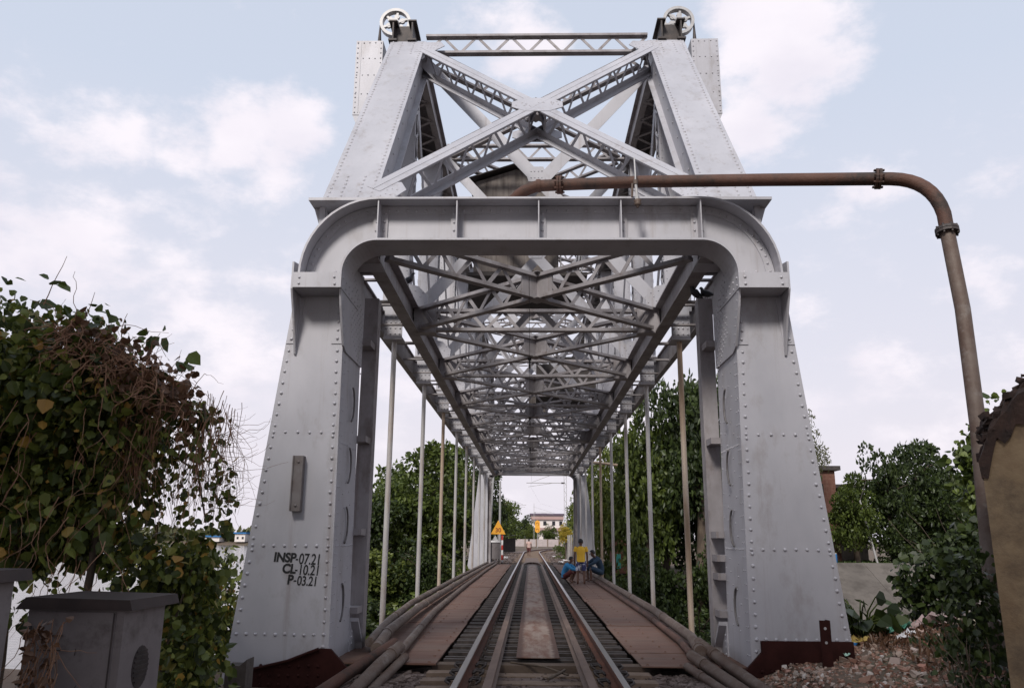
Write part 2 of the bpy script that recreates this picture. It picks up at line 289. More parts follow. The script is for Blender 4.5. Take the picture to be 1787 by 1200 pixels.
def structure(o): o['kind'] = 'structure'; return o
def dup(o, parent=None):
    c = o.copy(); COL.objects.link(c); c.parent = parent
    for ch in list(o.children): dup(ch, c)
    return c
def npmesh(name, verts, faces, material, parent=None, smooth=False):
    """verts (N,3), faces (M,k) equal-size polygons"""
    me = bpy.data.meshes.new(name); V = np.asarray(verts, np.float32); F = np.asarray(faces, np.int32); k = F.shape[1]
    me.vertices.add(len(V)); me.vertices.foreach_set('co', V.ravel())
    me.loops.add(F.size); me.loops.foreach_set('vertex_index', F.ravel())
    me.polygons.add(len(F)); me.polygons.foreach_set('loop_start', np.arange(0, F.size, k, dtype=np.int32))
    me.polygons.foreach_set('use_smooth', np.full(len(F), smooth))
    me.update(calc_edges=True); me.validate(); me.materials.append(material)
    o = bpy.data.objects.new(name, me); COL.objects.link(o)
    if parent: o.parent = parent
    return o
def leaf_geo(pts, dirs, size, rg, shape='leaf'):
    """leaf-shaped faces at pts, blade axis dirs, sizes"""
    n = len(pts); d = dirs / np.linalg.norm(dirs, axis=1, keepdims=True)
    q = rg.normal(size=(n, 3)); q[:, 2] *= 0.8
    s_ = np.cross(d, q); s_ /= np.linalg.norm(s_, axis=1, keepdims=True) + 1e-9
    nn = np.cross(s_, d)
    sz = size[:, None]
    if shape == 'heart': prof = [(0, 0, 0), (0.18, 0.42, 0.06), (0.55, 0.40, 0.02), (1.0, 0.0, -0.10), (0.55, -0.40, 0.02), (0.18, -0.42, 0.06)]
    elif shape == 'narrow': prof = [(0, 0, 0), (0.3, 0.16, 0.03), (0.7, 0.14, 0.0), (1.0, 0.0, -0.12), (0.7, -0.14, 0.0), (0.3, -0.16, 0.03)]
    else: prof = [(0, 0, 0), (0.3, 0.27, 0.05), (0.65, 0.25, 0.02), (1.0, 0.0, -0.1), (0.65, -0.25, 0.02), (0.3, -0.27, 0.05)]
    V = np.stack([pts + sz * (a * d + b_ * s_ + c * nn) for a, b_, c in prof], 1).reshape(-1, 3)
    base = np.arange(n)[:, None] * 6
    F = np.concatenate([base + np.array([[0, 1, 2, 3]]), base + np.array([[0, 3, 4, 5]])], 0)
    return V, F
def crown_mesh(name, seed, rad, nclump, per, leaf, clump=0.34, shape='leaf', floor=-0.75, material=None, parent=None, hang=0.35):
    rg = np.random.default_rng(seed)
    c = rg.normal(size=(nclump, 3)); c /= np.linalg.norm(c, axis=1, keepdims=True); c *= (rg.random((nclump, 1)) ** 0.45) * 0.88
    c[:, 2] = np.where(c[:, 2] < floor, floor * rg.random(nclump), c[:, 2])
    ph = rg.random(3) * 6; lum = 1 + 0.16 * np.sin(3.1 * c[:, 0] + ph[0]) + 0.14 * np.sin(3.7 * c[:, 1] + 2 * c[:, 2] + ph[1])
    c *= lum[:, None]
    cr = clump * (0.55 + 0.75 * rg.random(nclump))
    cnt = (per * (cr / clump) ** 2 * (0.6 + 0.8 * rg.random(nclump))).astype(int)
    idx = np.repeat(np.arange(nclump), cnt); n = len(idx)
    u = rg.normal(size=(n, 3)); u /= np.linalg.norm(u, axis=1, keepdims=True); u[:, 2] = np.where(u[:, 2] < -0.3, -u[:, 2], u[:, 2])
    p = c[idx] + u * (cr[idx] * (0.55 + 0.5 * rg.random(n) ** 0.5))[:, None] * np.array([1, 1, 0.75])
    p = p * np.array(rad)
    d = u * 0.8 + rg.normal(size=(n, 3)) * 0.6 + np.array([0, 0, -hang])
    V, F = leaf_geo(p, d, leaf * (0.6 + 0.7 * rg.random(n)), rg, shape)
    return npmesh(name, V, F, material, parent)
def trunk_mb(h, r, seed, spread, nl=7):
    rr = random.Random(seed); mb = MB()
    pts = [Vector((0, 0, -0.3))]; x = y = 0
    for i in range(6):
        x += rr.uniform(-.1, .1) * h * .12; y += rr.uniform(-.1, .1) * h * .12; pts.append(Vector((x, y, h * (i + 1) / 6)))
    mb.tube(pts, [r * (1.25 - 1.0 * i / 6.5) for i in range(7)], 8)
    for k in range(nl):
        t = rr.uniform(0.35, 0.95); p = pts[1].lerp(pts[-1], t); a = rr.uniform(0, 6.28); L = spread * rr.uniform(.5, .95)
        e = p + Vector((math.cos(a) * L, math.sin(a) * L, L * rr.uniform(.25, .8))); md = p.lerp(e, .5) + Vector((0, 0, L * .12))
        mb.tube([p, md, e], [r * .45, r * .28, r * .08], 6)
    return mb

# ---------------------------------------------------------------- terrain and water (structure)
def track(sv):
    """centre line of the track: (x, y, heading) at chainage sv"""
    if sv < 88: return 0.0, sv, 0.0
    r = 200.0; a = (sv - 88) / r
    return r * (1 - math.cos(a)), 88 + r * math.sin(a), a
def hgt(x, y):
    n = 0.05 * math.sin(x * 1.7 + y * .9) + 0.04 * math.sin(x * .6 - y * 2.1)
    if y < 13:
        z = -0.36 + n * .5
        if abs(x) > 1.6: z -= 0.06
        if x < -9: z = -0.4 - (-9 - x) * 0.8
        if x > 2.3: z += (0.36 * min(1, (x - 2.3) / .8) + 0.58 * max(0, min(1, (x - 3.4) / 3))) * max(0, 1 - ((y - 10.8) / 2.9) ** 2)
        if y > 11.7: z = z - (y - 11.7) * (0.55 if x < 3 else 0.25)
        return max(z, -6)
    if y < 20: return max(-6, -1.0 - (y - 13) * 0.8)
    shore = -15 - 0.10 * max(0, y - 50)
    if x < shore: return -6.0 if y < 620 else -2.5
    if y < 44: return -6.0
    if y < 56:
        top = 51.6 if abs(x) < 5 else 56
        return min(-0.42, -6 + (y - 44) * 5.6 / (top - 44))
    return -0.42 + n * .6
xs = sorted(set([-3000, -1500, -700, -350, -200, -120, -80, -60, -45, -35, -28] + [round(-24 + .8 * i, 2) for i in range(23)] + [round(-5.6 + .4 * i, 2) for i in range(36)] + [round(9 + i, 2) for i in range(1, 30)] + [45, 55, 70, 100, 150, 250, 400, 800, 1500, 3000]))
ys = sorted(set([-300, -80, -30, -15, -8, -4, -1, 1, 3, 5, 6, 7] + [round(7.5 + .35 * i, 2) for i in range(22)] + [16, 17, 18, 19, 20, 24, 30, 36, 42, 43, 44, 45, 46, 47, 48, 49, 50, 51, 51.6, 52.5, 53, 54, 55, 56, 57, 58] + [60 + 4 * i for i in range(20)] + [145, 155, 170, 190, 220, 260, 320, 400, 500, 600, 618, 640, 800, 1500, 4000]))
V = [(x, y, hgt(x, y)) for y in ys for x in xs]; nx = len(xs)
F = [(j * nx + i, j * nx + i + 1, (j + 1) * nx + i + 1, (j + 1) * nx + i) for j in range(len(ys) - 1) for i in range(nx - 1)]
structure(npmesh('ground', V, F, GROUND, smooth=True))
w = npmesh('water', [(-3000, -200, -5), (3000, -200, -5), (3000, 4000, -5), (-3000, 4000, -5)], [(0, 1, 2, 3)], WATER); structure(w)
# track beds: gravel strips a little above the earth
def strip(name, s0, s1, half, z, m, step=2.0, edge=.5):
    mb = MB(); k = int((s1 - s0) / step); prof = [(-half - edge, z - .16), (-half, z), (0, z + .01), (half, z), (half + edge, z - .16)]; vs = []
    for i in range(k + 1):
        x, y, a = track(s0 + (s1 - s0) * i / k)
        for ox, oz in prof: vs.append((x + ox * math.cos(a), y - ox * math.sin(a), oz))
    mb.add(vs, [(i * 5 + j, i * 5 + j + 1, (i + 1) * 5 + j + 1, (i + 1) * 5 + j) for i in range(k) for j in range(4)])
    return structure(mb.build(name, m))
strip('track_bed_near', -8, 10.62, 2.2, -0.26, BED)
strip('track_bed_far', 51.3, 240, 3.0, -0.24, BED)
mb = MB()
mb.box((-5, 10.9, -6), (5, 11.9, -0.52)); mb.box((-4.2, 50.2, -6), (4.2, 51.4, -0.5))
structure(mb.build('bridge_abutments', REVET))
# concrete slope of the far bank on the right
mb = MB(); pts = [(13, 44.2, -5.3), (60, 48.2, -5.3), (60, 59.5, .0), (13, 55.6, .0)]
mb.add(pts + [(x, y + .4, z - .3) for x, y, z in pts], [(0, 1, 2, 3), (7, 6, 5, 4), (0, 3, 7, 4), (1, 0, 4, 5), (2, 1, 5, 6), (3, 2, 6, 7)])
for t in (.2, .45, .7):
    a = Vector(pts[0]).lerp(Vector(pts[1]), t); c = Vector(pts[3]).lerp(Vector(pts[2]), t); mb.bar(a, c, .05, .04, (0, -.4, 1))
structure(mb.build('canal_revetment', REVET))
mb = MB(); vs = [(13, 58.5, -.33), (25, 59.5, -.33), (60, 66, -.3), (60, 69.5, -.3), (25, 61.6, -.33), (13, 60, -.33)]
mb.add(vs, [(0, 1, 4, 5), (1, 2, 3, 4)]); structure(mb.build('path', mat('pale_path', (.42, .35, .28), (.36, .30, .23), 2, .95)))

# ---------------------------------------------------------------- the railway lift bridge
BR = thing('railway_bridge', 'silver riveted steel truss railway bridge with round-cornered portals and hanging rods', 'bridge')
def P(name, mb, m=SILVER, parent=BR): return mb.build(name, m, parent)
CY = 30.75                                                            # middle of the span: the far half is the near half turned round
NODES = [15.0 + 4.5 * i for i in range(8)]

def leg(s):
    """near portal leg, s = -1 left / +1 right"""
    mb = MB(); y0, y1 = 10.5, 11.65
    def X(v): return s * v
    zi = [(-.45, 2.62, 3.95), (.2, 2.62, 3.86), (4.62, 2.68, 3.38), (5.25, 2.68, 3.32)]
    vs = []
    for z, a, b_ in zi: vs += [(X(a), y0, z), (X(b_), y0, z), (X(b_), y1, z), (X(a), y1, z)]
    fs = [(0, 1, 2, 3), (12, 13, 14, 15)]
    for i in range(3):
        o = i * 4; fs += [(o + j, o + (j + 1) % 4, o + 4 + (j + 1) % 4, o + 4 + j) for j in range(4)]
    mb.add(vs, fs)
    def at(z):
        for i in range(3):
            if z <= zi[i + 1][0]:
                t = (z - zi[i][0]) / (zi[i + 1][0] - zi[i][0]); return [zi[i][k] + t * (zi[i + 1][k] - zi[i][k]) for k in (1, 2)]
        return zi[-1][1:]
    def xi(z): return at(z)[0]
    def xo(z): return at(z)[1]
    f = (0, -1, 0); r = .0235
    mb.rivets((X(xo(.2) - .06), y0, .2), (X(xo(4.0) - .06), y0, 4.0), .148, f, r)
    mb.rivets((X(xi(.06) + .07), y0, .06), (X(xi(4.0) + .07), y0, 4.0), .148, f, r)
    for z in (.2, 1.28, 2.74): mb.rivets((X(xi(z) + .07), y0, z), (X(xo(z) - .06), y0, z), .125 if z < .5 else .15, f, r)
    # angle strips and their rivets under the collar
    for q in (xo, xi):
        sg = -1 if q is xo else 1
        a, c = q(3.95) + sg * .005, q(4.6) + sg * .005
        vs = [(X(a), y0 - .012, 3.95), (X(a + sg * .15), y0 - .012, 3.95), (X(c + sg * .15), y0 - .012, 4.6), (X(c), y0 - .012, 4.6)]
        mb.add(vs + [(x, y0 + .01, z) for x, y, z in vs], [(0, 1, 2, 3), (0, 4, 5, 1), (1, 5, 6, 2), (2, 6, 7, 3), (3, 7, 4, 0)])
        mb.rivets((X(q(4.02) + sg * .07), y0 - .012, 4.02), (X(q(4.5) + sg * .07), y0 - .012, 4.5), .12, f, r)
    # inner face: rivet rows, seams and the fan of rivets on the haunch plate
    g = (-s, 0, 0); ri = .014
    for yy in (10.56, 10.66, 11.58): mb.rivets((X(xi(0) - .0), yy, 0), (X(xi(3.9)), yy, 3.9), .17, g, ri)
    for z in (1.28, 2.62): mb.rivets((X(xi(z)), 10.62, z), (X(xi(z)), 11.6, z), .07, g, ri)
    for k in range(22):
        z = .25 + k * .17; mb.rivet((X(xi(z)), 10.95 + .09 * math.sin(k * 2.4), z), g, ri); mb.rivet((X(xi(z)), 11.3 + .07 * math.sin(k * 1.7), z + .05), g, ri)
    # side plates that sweep forward to the collar
    poly = [(10.12, 5.0), (10.12, 4.62), (10.2, 4.4), (10.34, 4.12), (10.46, 3.92), (10.62, 3.86), (11.64, 3.86), (11.64, 4.9), (11.2, 5.2)]
    mb.prism(poly, 0, X(2.645), X(2.672)); mb.prism([(10.12, 5.0), (10.12, 4.62), (10.3, 4.25), (10.47, 3.8), (10.65, 3.75), (11.3, 4.2), (11.3, 5.2)], 0, X(3.30), X(3.325))
    for k in range(9):
        z = 4.85 - .105 * k; mb.rivets((X(2.645), 10.85, z + .2), (X(2.645), 11.58, z - .25), .1, g, ri)
    mb.rivets((X(2.645), 10.16, 4.7), (X(2.645), 10.5, 3.97), .11, g, ri)
    # collar
    mb.box((X(2.635), 10.06, 4.62), (X(3.28), 11.2, 4.83))
    for xx in (2.72, 3.2):
        for z in (4.67, 4.76): mb.rivet((X(xx), 10.06, z), f, .022)
    for z in (4.67, 4.77): mb.rivets((X(2.635), 10.15, z), (X(2.635), 11.1, z), .19, g, .018)
    o = P('portal_leg', mb)
    for z in (.55, 1.55, 2.35, 3.2):   # curved hand holds
        sc = MB(); sc.tube([(X(2.60 + .012), 11.0 + .16 * math.sin(t), z + .24 * math.cos(t)) for t in [R(10 + 16 * i) for i in range(11)]], .014, 6); P('hand_hold', sc, SCORE, o)
    # red oxide base plates
    rb = MB()
    if s < 0: rb.prism([(-3.62, -.5), (-3.6, -.22), (-3.1, -.1), (-2.72, .045), (-2.58, .04), (-2.28, -.26), (-2.28, -.5)], 1, 10.44, 10.498)
    else: rb.prism([(3.87, -.5), (3.86, .19), (2.74, .19), (2.74, .06), (2.42, -.26), (2.42, -.5)], 1, 10.44, 10.498)
    for k in range(40):
        xx, zz = rnd.uniform(2.72, 3.5), rnd.uniform(-.4, -.14)
        if k < 24: rb.rivet((X(2.72 + .12 * (k % 8)), 10.44, -.16 - .11 * (k // 8)), f, .022)
    if s < 0: rb.tube([(-3.62, 10.42, -.22), (-3.1, 10.42, -.1), (-2.72, 10.42, .045)], .02, 6)
    P('base_plate', rb, REDOX, o)
    gb = MB(); gb.prism([(11.65, .25), (12.2, -.28), (11.65, -.28)], 0, X(2.60), X(2.63)); gb.prism([(11.66, .25), (12.2, -.28), (12.2, -.24), (11.66, .3)], 0, X(2.5), X(2.7))
    gb.rivets((X(2.60), 11.72, .12), (X(2.60), 11.72, -.2), .09, g, .018)
    P('foot_gusset', gb, SILVER, o)
    # guide channel behind the leg with its brackets
    ch = MB()
    ch.box((X(2.50), 11.98, -.3), (X(2.72), 12.0, 5.05)); ch.box((X(2.50), 12.0, -.3), (X(2.515), 12.22, 5.05)); ch.box((X(2.705), 12.0, -.3), (X(2.72), 12.22, 5.05))
    for z in (.35, 1.42, 2.75, 4.2) + ((.85, 1.1) if s > 0 else ()):
        ch.box((X(2.52), 11.64, z), (X(2.70), 11.98, z + .09))
    P('guide_channel', ch, SILVER_IN, o)
    if s < 0:
        bk = MB(); bk.box((-3.19, 10.39, 1.71), (-3.07, 10.498, 2.42)); bk.box((-3.205, 10.375, 1.71), (-3.19, 10.498, 2.42))
        for z in (1.78, 2.34): bk.rivet((-3.13, 10.39, z), f, .022)
        P('bracket_stub', bk, MATS['grey_stub'], o)
        for txt, x, z, h, wd, bold in (('INSP', -3.395, 1.085, .113, .92, .0065), ('-', -3.112, 1.078, .11, .8, 0), ('07.21', -3.07, 1.055, .135, .70, .0028),
                                 ('CL', -3.275, .945, .113, .92, .0065), ('-', -3.112, .945, .11, .8, 0), ('10.21', -3.07, .925, .125, .74, .0028),
                                 ('P', -3.20, .81, .113, .92, .0065), ('-', -3.118, .815, .11, .8, 0), ('03.21', -3.075, .795, .118, .74, .0028)):
            cu = bpy.data.curves.new('painted_lettering', 'FONT'); cu.body = txt; cu.size = h * 1.4; cu.offset = bold; cu.extrude = .0012; cu.shear = .06
            if txt == '-': cu.size *= .9; cu.offset = .003
            cu.space_character = .98
            to = bpy.data.objects.new('t', cu); COL.objects.link(to)
            me = bpy.data.meshes.new_from_object(to.evaluated_get(bpy.context.evaluated_depsgraph_get())); COL.objects.unlink(to); bpy.data.objects.remove(to)
            me.materials.clear(); me.materials.append(BLACKP)
            lo = bpy.data.objects.new('painted_lettering', me); COL.objects.link(lo); lo.parent = o
            lo.matrix_local = Matrix.Translation((x, 10.4975, z)) @ Matrix.Rotation(R(90), 4, 'X') @ Matrix.Rotation(R(-2), 4, 'Z') @ Matrix.Diagonal((wd, 1, 1, 1))
    return o
legs = [leg(-1), leg(1)]

def portal_beam():
    mb = MB()
    def path(cx, cz, rx, rz, n=12):
        L = [(-cx - rx * math.cos(R(90 * i / n)), cz + rz * math.sin(R(90 * i / n))) for i in range(n + 1)]
        return L + [(-x, z) for x, z in reversed(L)]
    O = path(2.2, 4.83, 1.01, 1.07); I = path(2.2, 4.83, .475, .50); t = .028
    # web
    n = len(O); WY = 10.36
    vs = [(x, WY, z) for x, z in O] + [(x, WY, z) for x, z in I] + [(x, WY + .02, z) for x, z in O] + [(x, WY + .02, z) for x, z in I]
    fs = []
    for i in range(n - 1): fs += [(i, i + 1, n + i + 1, n + i), (2 * n + i + 1, 2 * n + i, 3 * n + i, 3 * n + i + 1)]
    mb.add(vs, fs, 0, False)
    # flanges as thick strips
    def flange(L, y0, y1, tt):
        m_ = len(L); out = []
        for i, (x, z) in enumerate(L):
            a = L[max(i - 1, 0)]; b_ = L[min(i + 1, m_ - 1)]; dx, dz = b_[0] - a[0], b_[1] - a[1]; q = math.hypot(dx, dz); out.append((x - dz / q * tt, z + dx / q * tt))
        vs = [(x, y0, z) for x, z in L] + [(x, y1, z) for x, z in L] + [(x, y0, z) for x, z in out] + [(x, y1, z) for x, z in out]
        fs = []
        for i in range(m_ - 1):
            fs += [(i, i + 1, m_ + i + 1, m_ + i), (2 * m_ + i, 3 * m_ + i, 3 * m_ + i + 1, 2 * m_ + i + 1), (i, 2 * m_ + i, 2 * m_ + i + 1, i + 1), (m_ + i, m_ + i + 1, 3 * m_ + i + 1, 3 * m_ + i)]
        mb.add(vs, fs)
    flange(O, 10.1, 10.9, t); flange(I, 10.1, 10.72, -t)
    # flange angle on the web and its rivets
    for k in range(1, n - 2):
        pass
    A = path(2.2, 4.83, .89, .95); B_ = path(2.2, 4.83, 1.005, 1.065)
    vs = [(x, WY - .012, z) for x, z in A] + [(x, WY - .012, z) for x, z in B_]; m_ = len(A)
    mb.add(vs + [(x, WY, z) for x, y, z in vs[:m_]], [(i, i + 1, m_ + i + 1, m_ + i) for i in range(m_ - 1)] + [(i, 2 * m_ + i, 2 * m_ + i + 1, i + 1) for i in range(m_ - 1)])
    C_ = path(2.2, 4.83, .945, 1.0, 14)
    for i in range(0, len(C_)):
        mb.rivet((C_[i][0], WY - .012, C_[i][1]), (0, -1, 0), .02)
    for i in range(33): mb.rivet((-2.1 + 4.2 * i / 32, WY - .012, 5.83), (0, -1, 0), .02)
    # stiffeners
    for x, w_ in ((-2.2, 2), (-1.12, 1), (0, 1), (1.12, 1), (2.2, 2)):
        mb.box((x - .008, 10.12, 5.335), (x + .008, WY - .013, 5.9))
        for sg in ((-1, 1) if w_ == 2 else (-1 if x <= 0 else 1,)) if x else (1,):
            mb.box((x + sg * .009, WY - .026, 5.335), (x + sg * .1, WY - .013, 5.88))
            mb.rivets((x + sg * .055, WY - .026, 5.4), (x + sg * .055, WY - .026, 5.78), .125, (0, -1, 0), .022)
    for s in (-1, 1):
        mb.rivets((s * 2.8, WY, 4.93), (s * 3.12, WY, 4.93), .16, (0, -1, 0), .022); mb.rivets((s * 2.7, WY, 4.86), (s * 3.2, WY, 4.86), .06, (0, -1, 0), .014)
        # inner skin of the knee with its rivets
        mb.rivets((s * 2.67, 10.2, 4.9), (s * 2.56, 10.2, 5.12), .12, (-s, 0, -.4), .016); mb.rivets((s * 2.67, 10.62, 4.9), (s * 2.56, 10.62, 5.12), .12, (-s, 0, -.4), .016)
        # bearing ledge over the knee with its stiffeners
        mb.box((s * 2.15, 10.22, 5.935), (s * 3.2, 11.4, 5.975)); mb.box((s * 3.02, 10.45, 5.3), (s * 3.1, 10.5, 5.934)); mb.box((s * 2.3, 10.93, 5.25), (s * 3.12, 11.3, 5.934))
        mb.prism([(3.1 * s, 5.9), (3.19 * s, 5.934), (3.1 * s, 5.934), (3.1 * s, 5.7)] if 0 else [(3.1 * s, 5.65), (3.19 * s, 5.93), (3.1 * s, 5.93)], 1, 10.5, 10.52)
    return P('portal_beam', mb)
pbeam = portal_beam()

PA, PB = Vector((0, 10.5, 5.98)), Vector((0, 14.95, 11.66))             # axis of the inclined end post
pd = (PB - PA).normalized(); pn = Vector((0, -pd.z, pd.y))               # its outward (front, upper) normal
def end_post(s):
    mb = MB(); xc = s * 2.73; o = Vector((xc, 0, 0)); W, D = .76, .52
    mb.bar(PA + o + pn * .01, PB + o + pn * .01, W, .02, pn)                       # cover plate
    for q in (-1, 1):
        mb.bar(PA + o + Vector((q * (W / 2 - .07), 0, 0)) - pn * (D / 2), PB + o + Vector((q * (W / 2 - .07), 0, 0)) - pn * (D / 2), .025, D, pn)
        mb.bar(PA + o + Vector((q * (W / 2 - .02), 0, 0)) - pn * D, PB + o + Vector((q * (W / 2 - .02), 0, 0)) - pn * D, .13, .02, pn)
        mb.rivets(PA + o + Vector((q * (W / 2 - .07), 0, 0)) + pn * .02 + pd * .1, PB + o + Vector((q * (W / 2 - .07), 0, 0)) + pn * .02 - pd * .05, .125, pn, .023)
        for b_ in (0, 1):
            a0, a1 = (.12, .85) if b_ == 0 else (6.45, 7.1)
            mb.rivets(PA + o + Vector((q * .13, 0, 0)) + pn * .02 + pd * a0, PA + o + Vector((q * .13, 0, 0)) + pn * .02 + pd * a1, .125, pn, .023)
        for k in range(11): mb.rivet(PA + o + Vector((-s * (W / 2 - .055), 0, 0)) - pn * .26 + pd * (.4 + .62 * k), (-s, 0, 0), .02)
    L = (PB - PA).length
    for k in range(18):                                                            # lacing of the open side
        a = PA + o + pd * (.4 + (L - .8) * k / 18) - pn * (D + .012); c = PA + o + pd * (.4 + (L - .8) * (k + 1) / 18) - pn * (D + .012)
        q = 1 if k % 2 else -1; mb.bar(a + Vector((q * .33, 0, 0)), c - Vector((q * .33, 0, 0)), .06, .012, pn)
    # gussets for the portal bracing
    for t, up in ((.35, 1), (L - .38, -1)):
        c = PA + o + pd * t + pn * .024 - Vector((s * (W / 2 + .12), 0, 0)); u = Vector((1, 0, 0))
        vs = [c + u * (s * .3) + pd * .3, c + u * (s * .3) - pd * .3, c - u * (s * .12) - pd * .22, c - u * (s * .3) + pd * .08, c - u * (s * .2) + pd * .32]
        vs2 = [v - pn * .014 for v in vs]; n = 5
        mb.add(vs + vs2, [tuple(range(n)), tuple(range(2 * n - 1, n - 1, -1))] + [(i, n + i, n + (i + 1) % n, (i + 1) % n) for i in range(n)])
        for k in range(8): mb.rivet(c + u * s * (-.16 + .07 * (k % 4)) + pd * (-.1 + .16 * (k // 4) + .02 * (k % 3)), pn, .016)
    return P('end_post', mb)
eposts = [end_post(-1), end_post(1)]

def portal_brace():
    mb = MB(); L = (PB - PA).length
    for s in (-1, 1):
        a = PA + pd * .45 + Vector((s * 2.42, 0, 0)); c = PA + pd * (L - .42) + Vector((-s * 2.42, 0, 0))
        lift = .0 if s < 0 else -.004
        for dd in (.02, -.50):
            off = pn * (dd + lift)
            mb.bar(a + off, c + off, .26, .022, pn); mb.bar(a + off + pn * .012, c + off + pn * .012, .012, .01, pn)
            mb.bar(a + off - pn * .06 * (1 if dd > 0 else -1), c + off - pn * .06 * (1 if dd > 0 else -1), .016, .1, pn)
        u = (c - a).normalized(); sd_ = u.cross(pn)
        N = 26
        for k in range(N):
            p = a.lerp(c, k / N) + pn * (0 if k % 2 else -.49); q = a.lerp(c, (k + 1) / N) + pn * (-.49 if k % 2 else 0)
            mb.bar(p, q, .05, .012, sd_)
    m_ = PA.lerp(PB, .505) 
    for dd in (.035, -.53):
        c = m_ + pn * dd; u = Vector((1, 0, 0)); vs = [c + u * .45 + pd * .12, c + u * .2 + pd * .3, c - u * .2 + pd * .3, c - u * .45 + pd * .12, c - u * .45 - pd * .12, c - u * .2 - pd * .3, c + u * .2 - pd * .3, c + u * .45 - pd * .12]
        n = 8; vs2 = [v - pn * .015 for v in vs]; mb.add(vs + vs2, [tuple(range(n)), tuple(range(2 * n - 1, n - 1, -1))] + [(i, n + i, n + (i + 1) % n, (i + 1) % n) for i in range(n)])
        if dd > 0:
            for k in range(20):
                mb.rivet(c + u * rnd.uniform(-.4, .4) + pd * rnd.uniform(-.11, .11), pn, .016)
    mb.bar(m_ + Vector((-.14, 0, 0)) - pn * .02, m_ + Vector((-.14, 0, 0)) - pn * .5, .03, .4, pd); mb.bar(m_ + Vector((.14, 0, 0)) - pn * .02, m_ + Vector((.14, 0, 0)) - pn * .5, .03, .4, pd)
    return P('portal_brace', mb)
pbrace = portal_brace()

def sheave_block(s):
    mb = MB(); 
    for x in (2.66, 3.07):
        mb.box((s * (x - .015), 14.9, 11.72), (s * (x + .015), 15.6, 12.14)); mb.box((s * (x - .09), 14.88, 11.68), (s * (x + .09), 15.6, 11.72)); mb.box((s * (x - .09), 14.88, 12.14), (s * (x + .09), 15.6, 12.17))
    mb.box((s * 2.675, 15.1, 11.74), (s * 3.055, 15.14, 12.16)); mb.box((s * 2.3, 15.0, 11.62), (s * 3.12, 15.6, 11.68))
    return P('sheave_support', mb, DARKSTEEL)
sblocks = [sheave_block(-1), sheave_block(1)]
def pulley(s):
    mb = MB(); c = Vector((s * 3.12, 15.42, 12.46)); n = 28
    def rim(r0, r1, y0, y1, m=0):
        vs = []; 
        for k in range(n):
            a = 2 * math.pi * k / n
            for r_, y in ((r0, y0), (r1, y0), (r1, y1), (r0, y1)): vs.append(c + Vector((r_ * math.cos(a), y, r_ * math.sin(a))))
        fs = [(k * 4 + j, k * 4 + (j + 1) % 4, ((k + 1) % n) * 4 + (j + 1) % 4, ((k + 1) % n) * 4 + j) for k in range(n) for j in range(4)]
        mb.add(vs, fs, m)
    rim(.28, .345, -.07, .07); rim(.0, .075, -.11, .11)
    for k in range(6):
        a = R(60 * k + 20); d = Vector((math.cos(a), 0, math.sin(a))); mb.bar(c + d * .06, c + d * .30, .05, .07, (0, 1, 0)); mb.tube([c + d * .16 + Vector((0, -.03, 0)), c + d * .16 + Vector((0, .03, 0))], .06, 8)
    return P('pulley_wheel', mb, GALV)
pulleys = [pulley(-1), pulley(1)]

def bottom_chord(s):
    mb = MB(); y0, y1 = 10.72, 50.78
    for x, fi, fo in ((2.42, .13, .09), (3.05, .06, .06)):
        mb.box((s * (x - .012), y0, 5.29), (s * (x + .012), y1, 5.73))
        for z in (5.262, 5.732): mb.box((s * (x - fi), y0, z), (s * (x + fo), y1, z + .028))
    y = 11.5
    while y < 50.4: mb.box((s * 2.51, y, 5.30), (s * 2.99, y + .1, 5.33)); mb.box((s * 2.51, y, 5.69), (s * 2.99, y + .1, 5.72)); y += 1.5
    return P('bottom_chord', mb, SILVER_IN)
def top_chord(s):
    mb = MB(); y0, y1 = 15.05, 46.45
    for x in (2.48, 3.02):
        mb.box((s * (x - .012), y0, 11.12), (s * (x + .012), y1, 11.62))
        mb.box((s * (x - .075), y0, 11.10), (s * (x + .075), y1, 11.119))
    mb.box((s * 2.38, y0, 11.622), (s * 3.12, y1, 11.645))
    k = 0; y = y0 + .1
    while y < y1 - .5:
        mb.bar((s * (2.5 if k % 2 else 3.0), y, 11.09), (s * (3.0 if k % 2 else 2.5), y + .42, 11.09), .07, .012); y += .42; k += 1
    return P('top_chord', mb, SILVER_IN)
for s in (-1, 1): bottom_chord(s); top_chord(s)

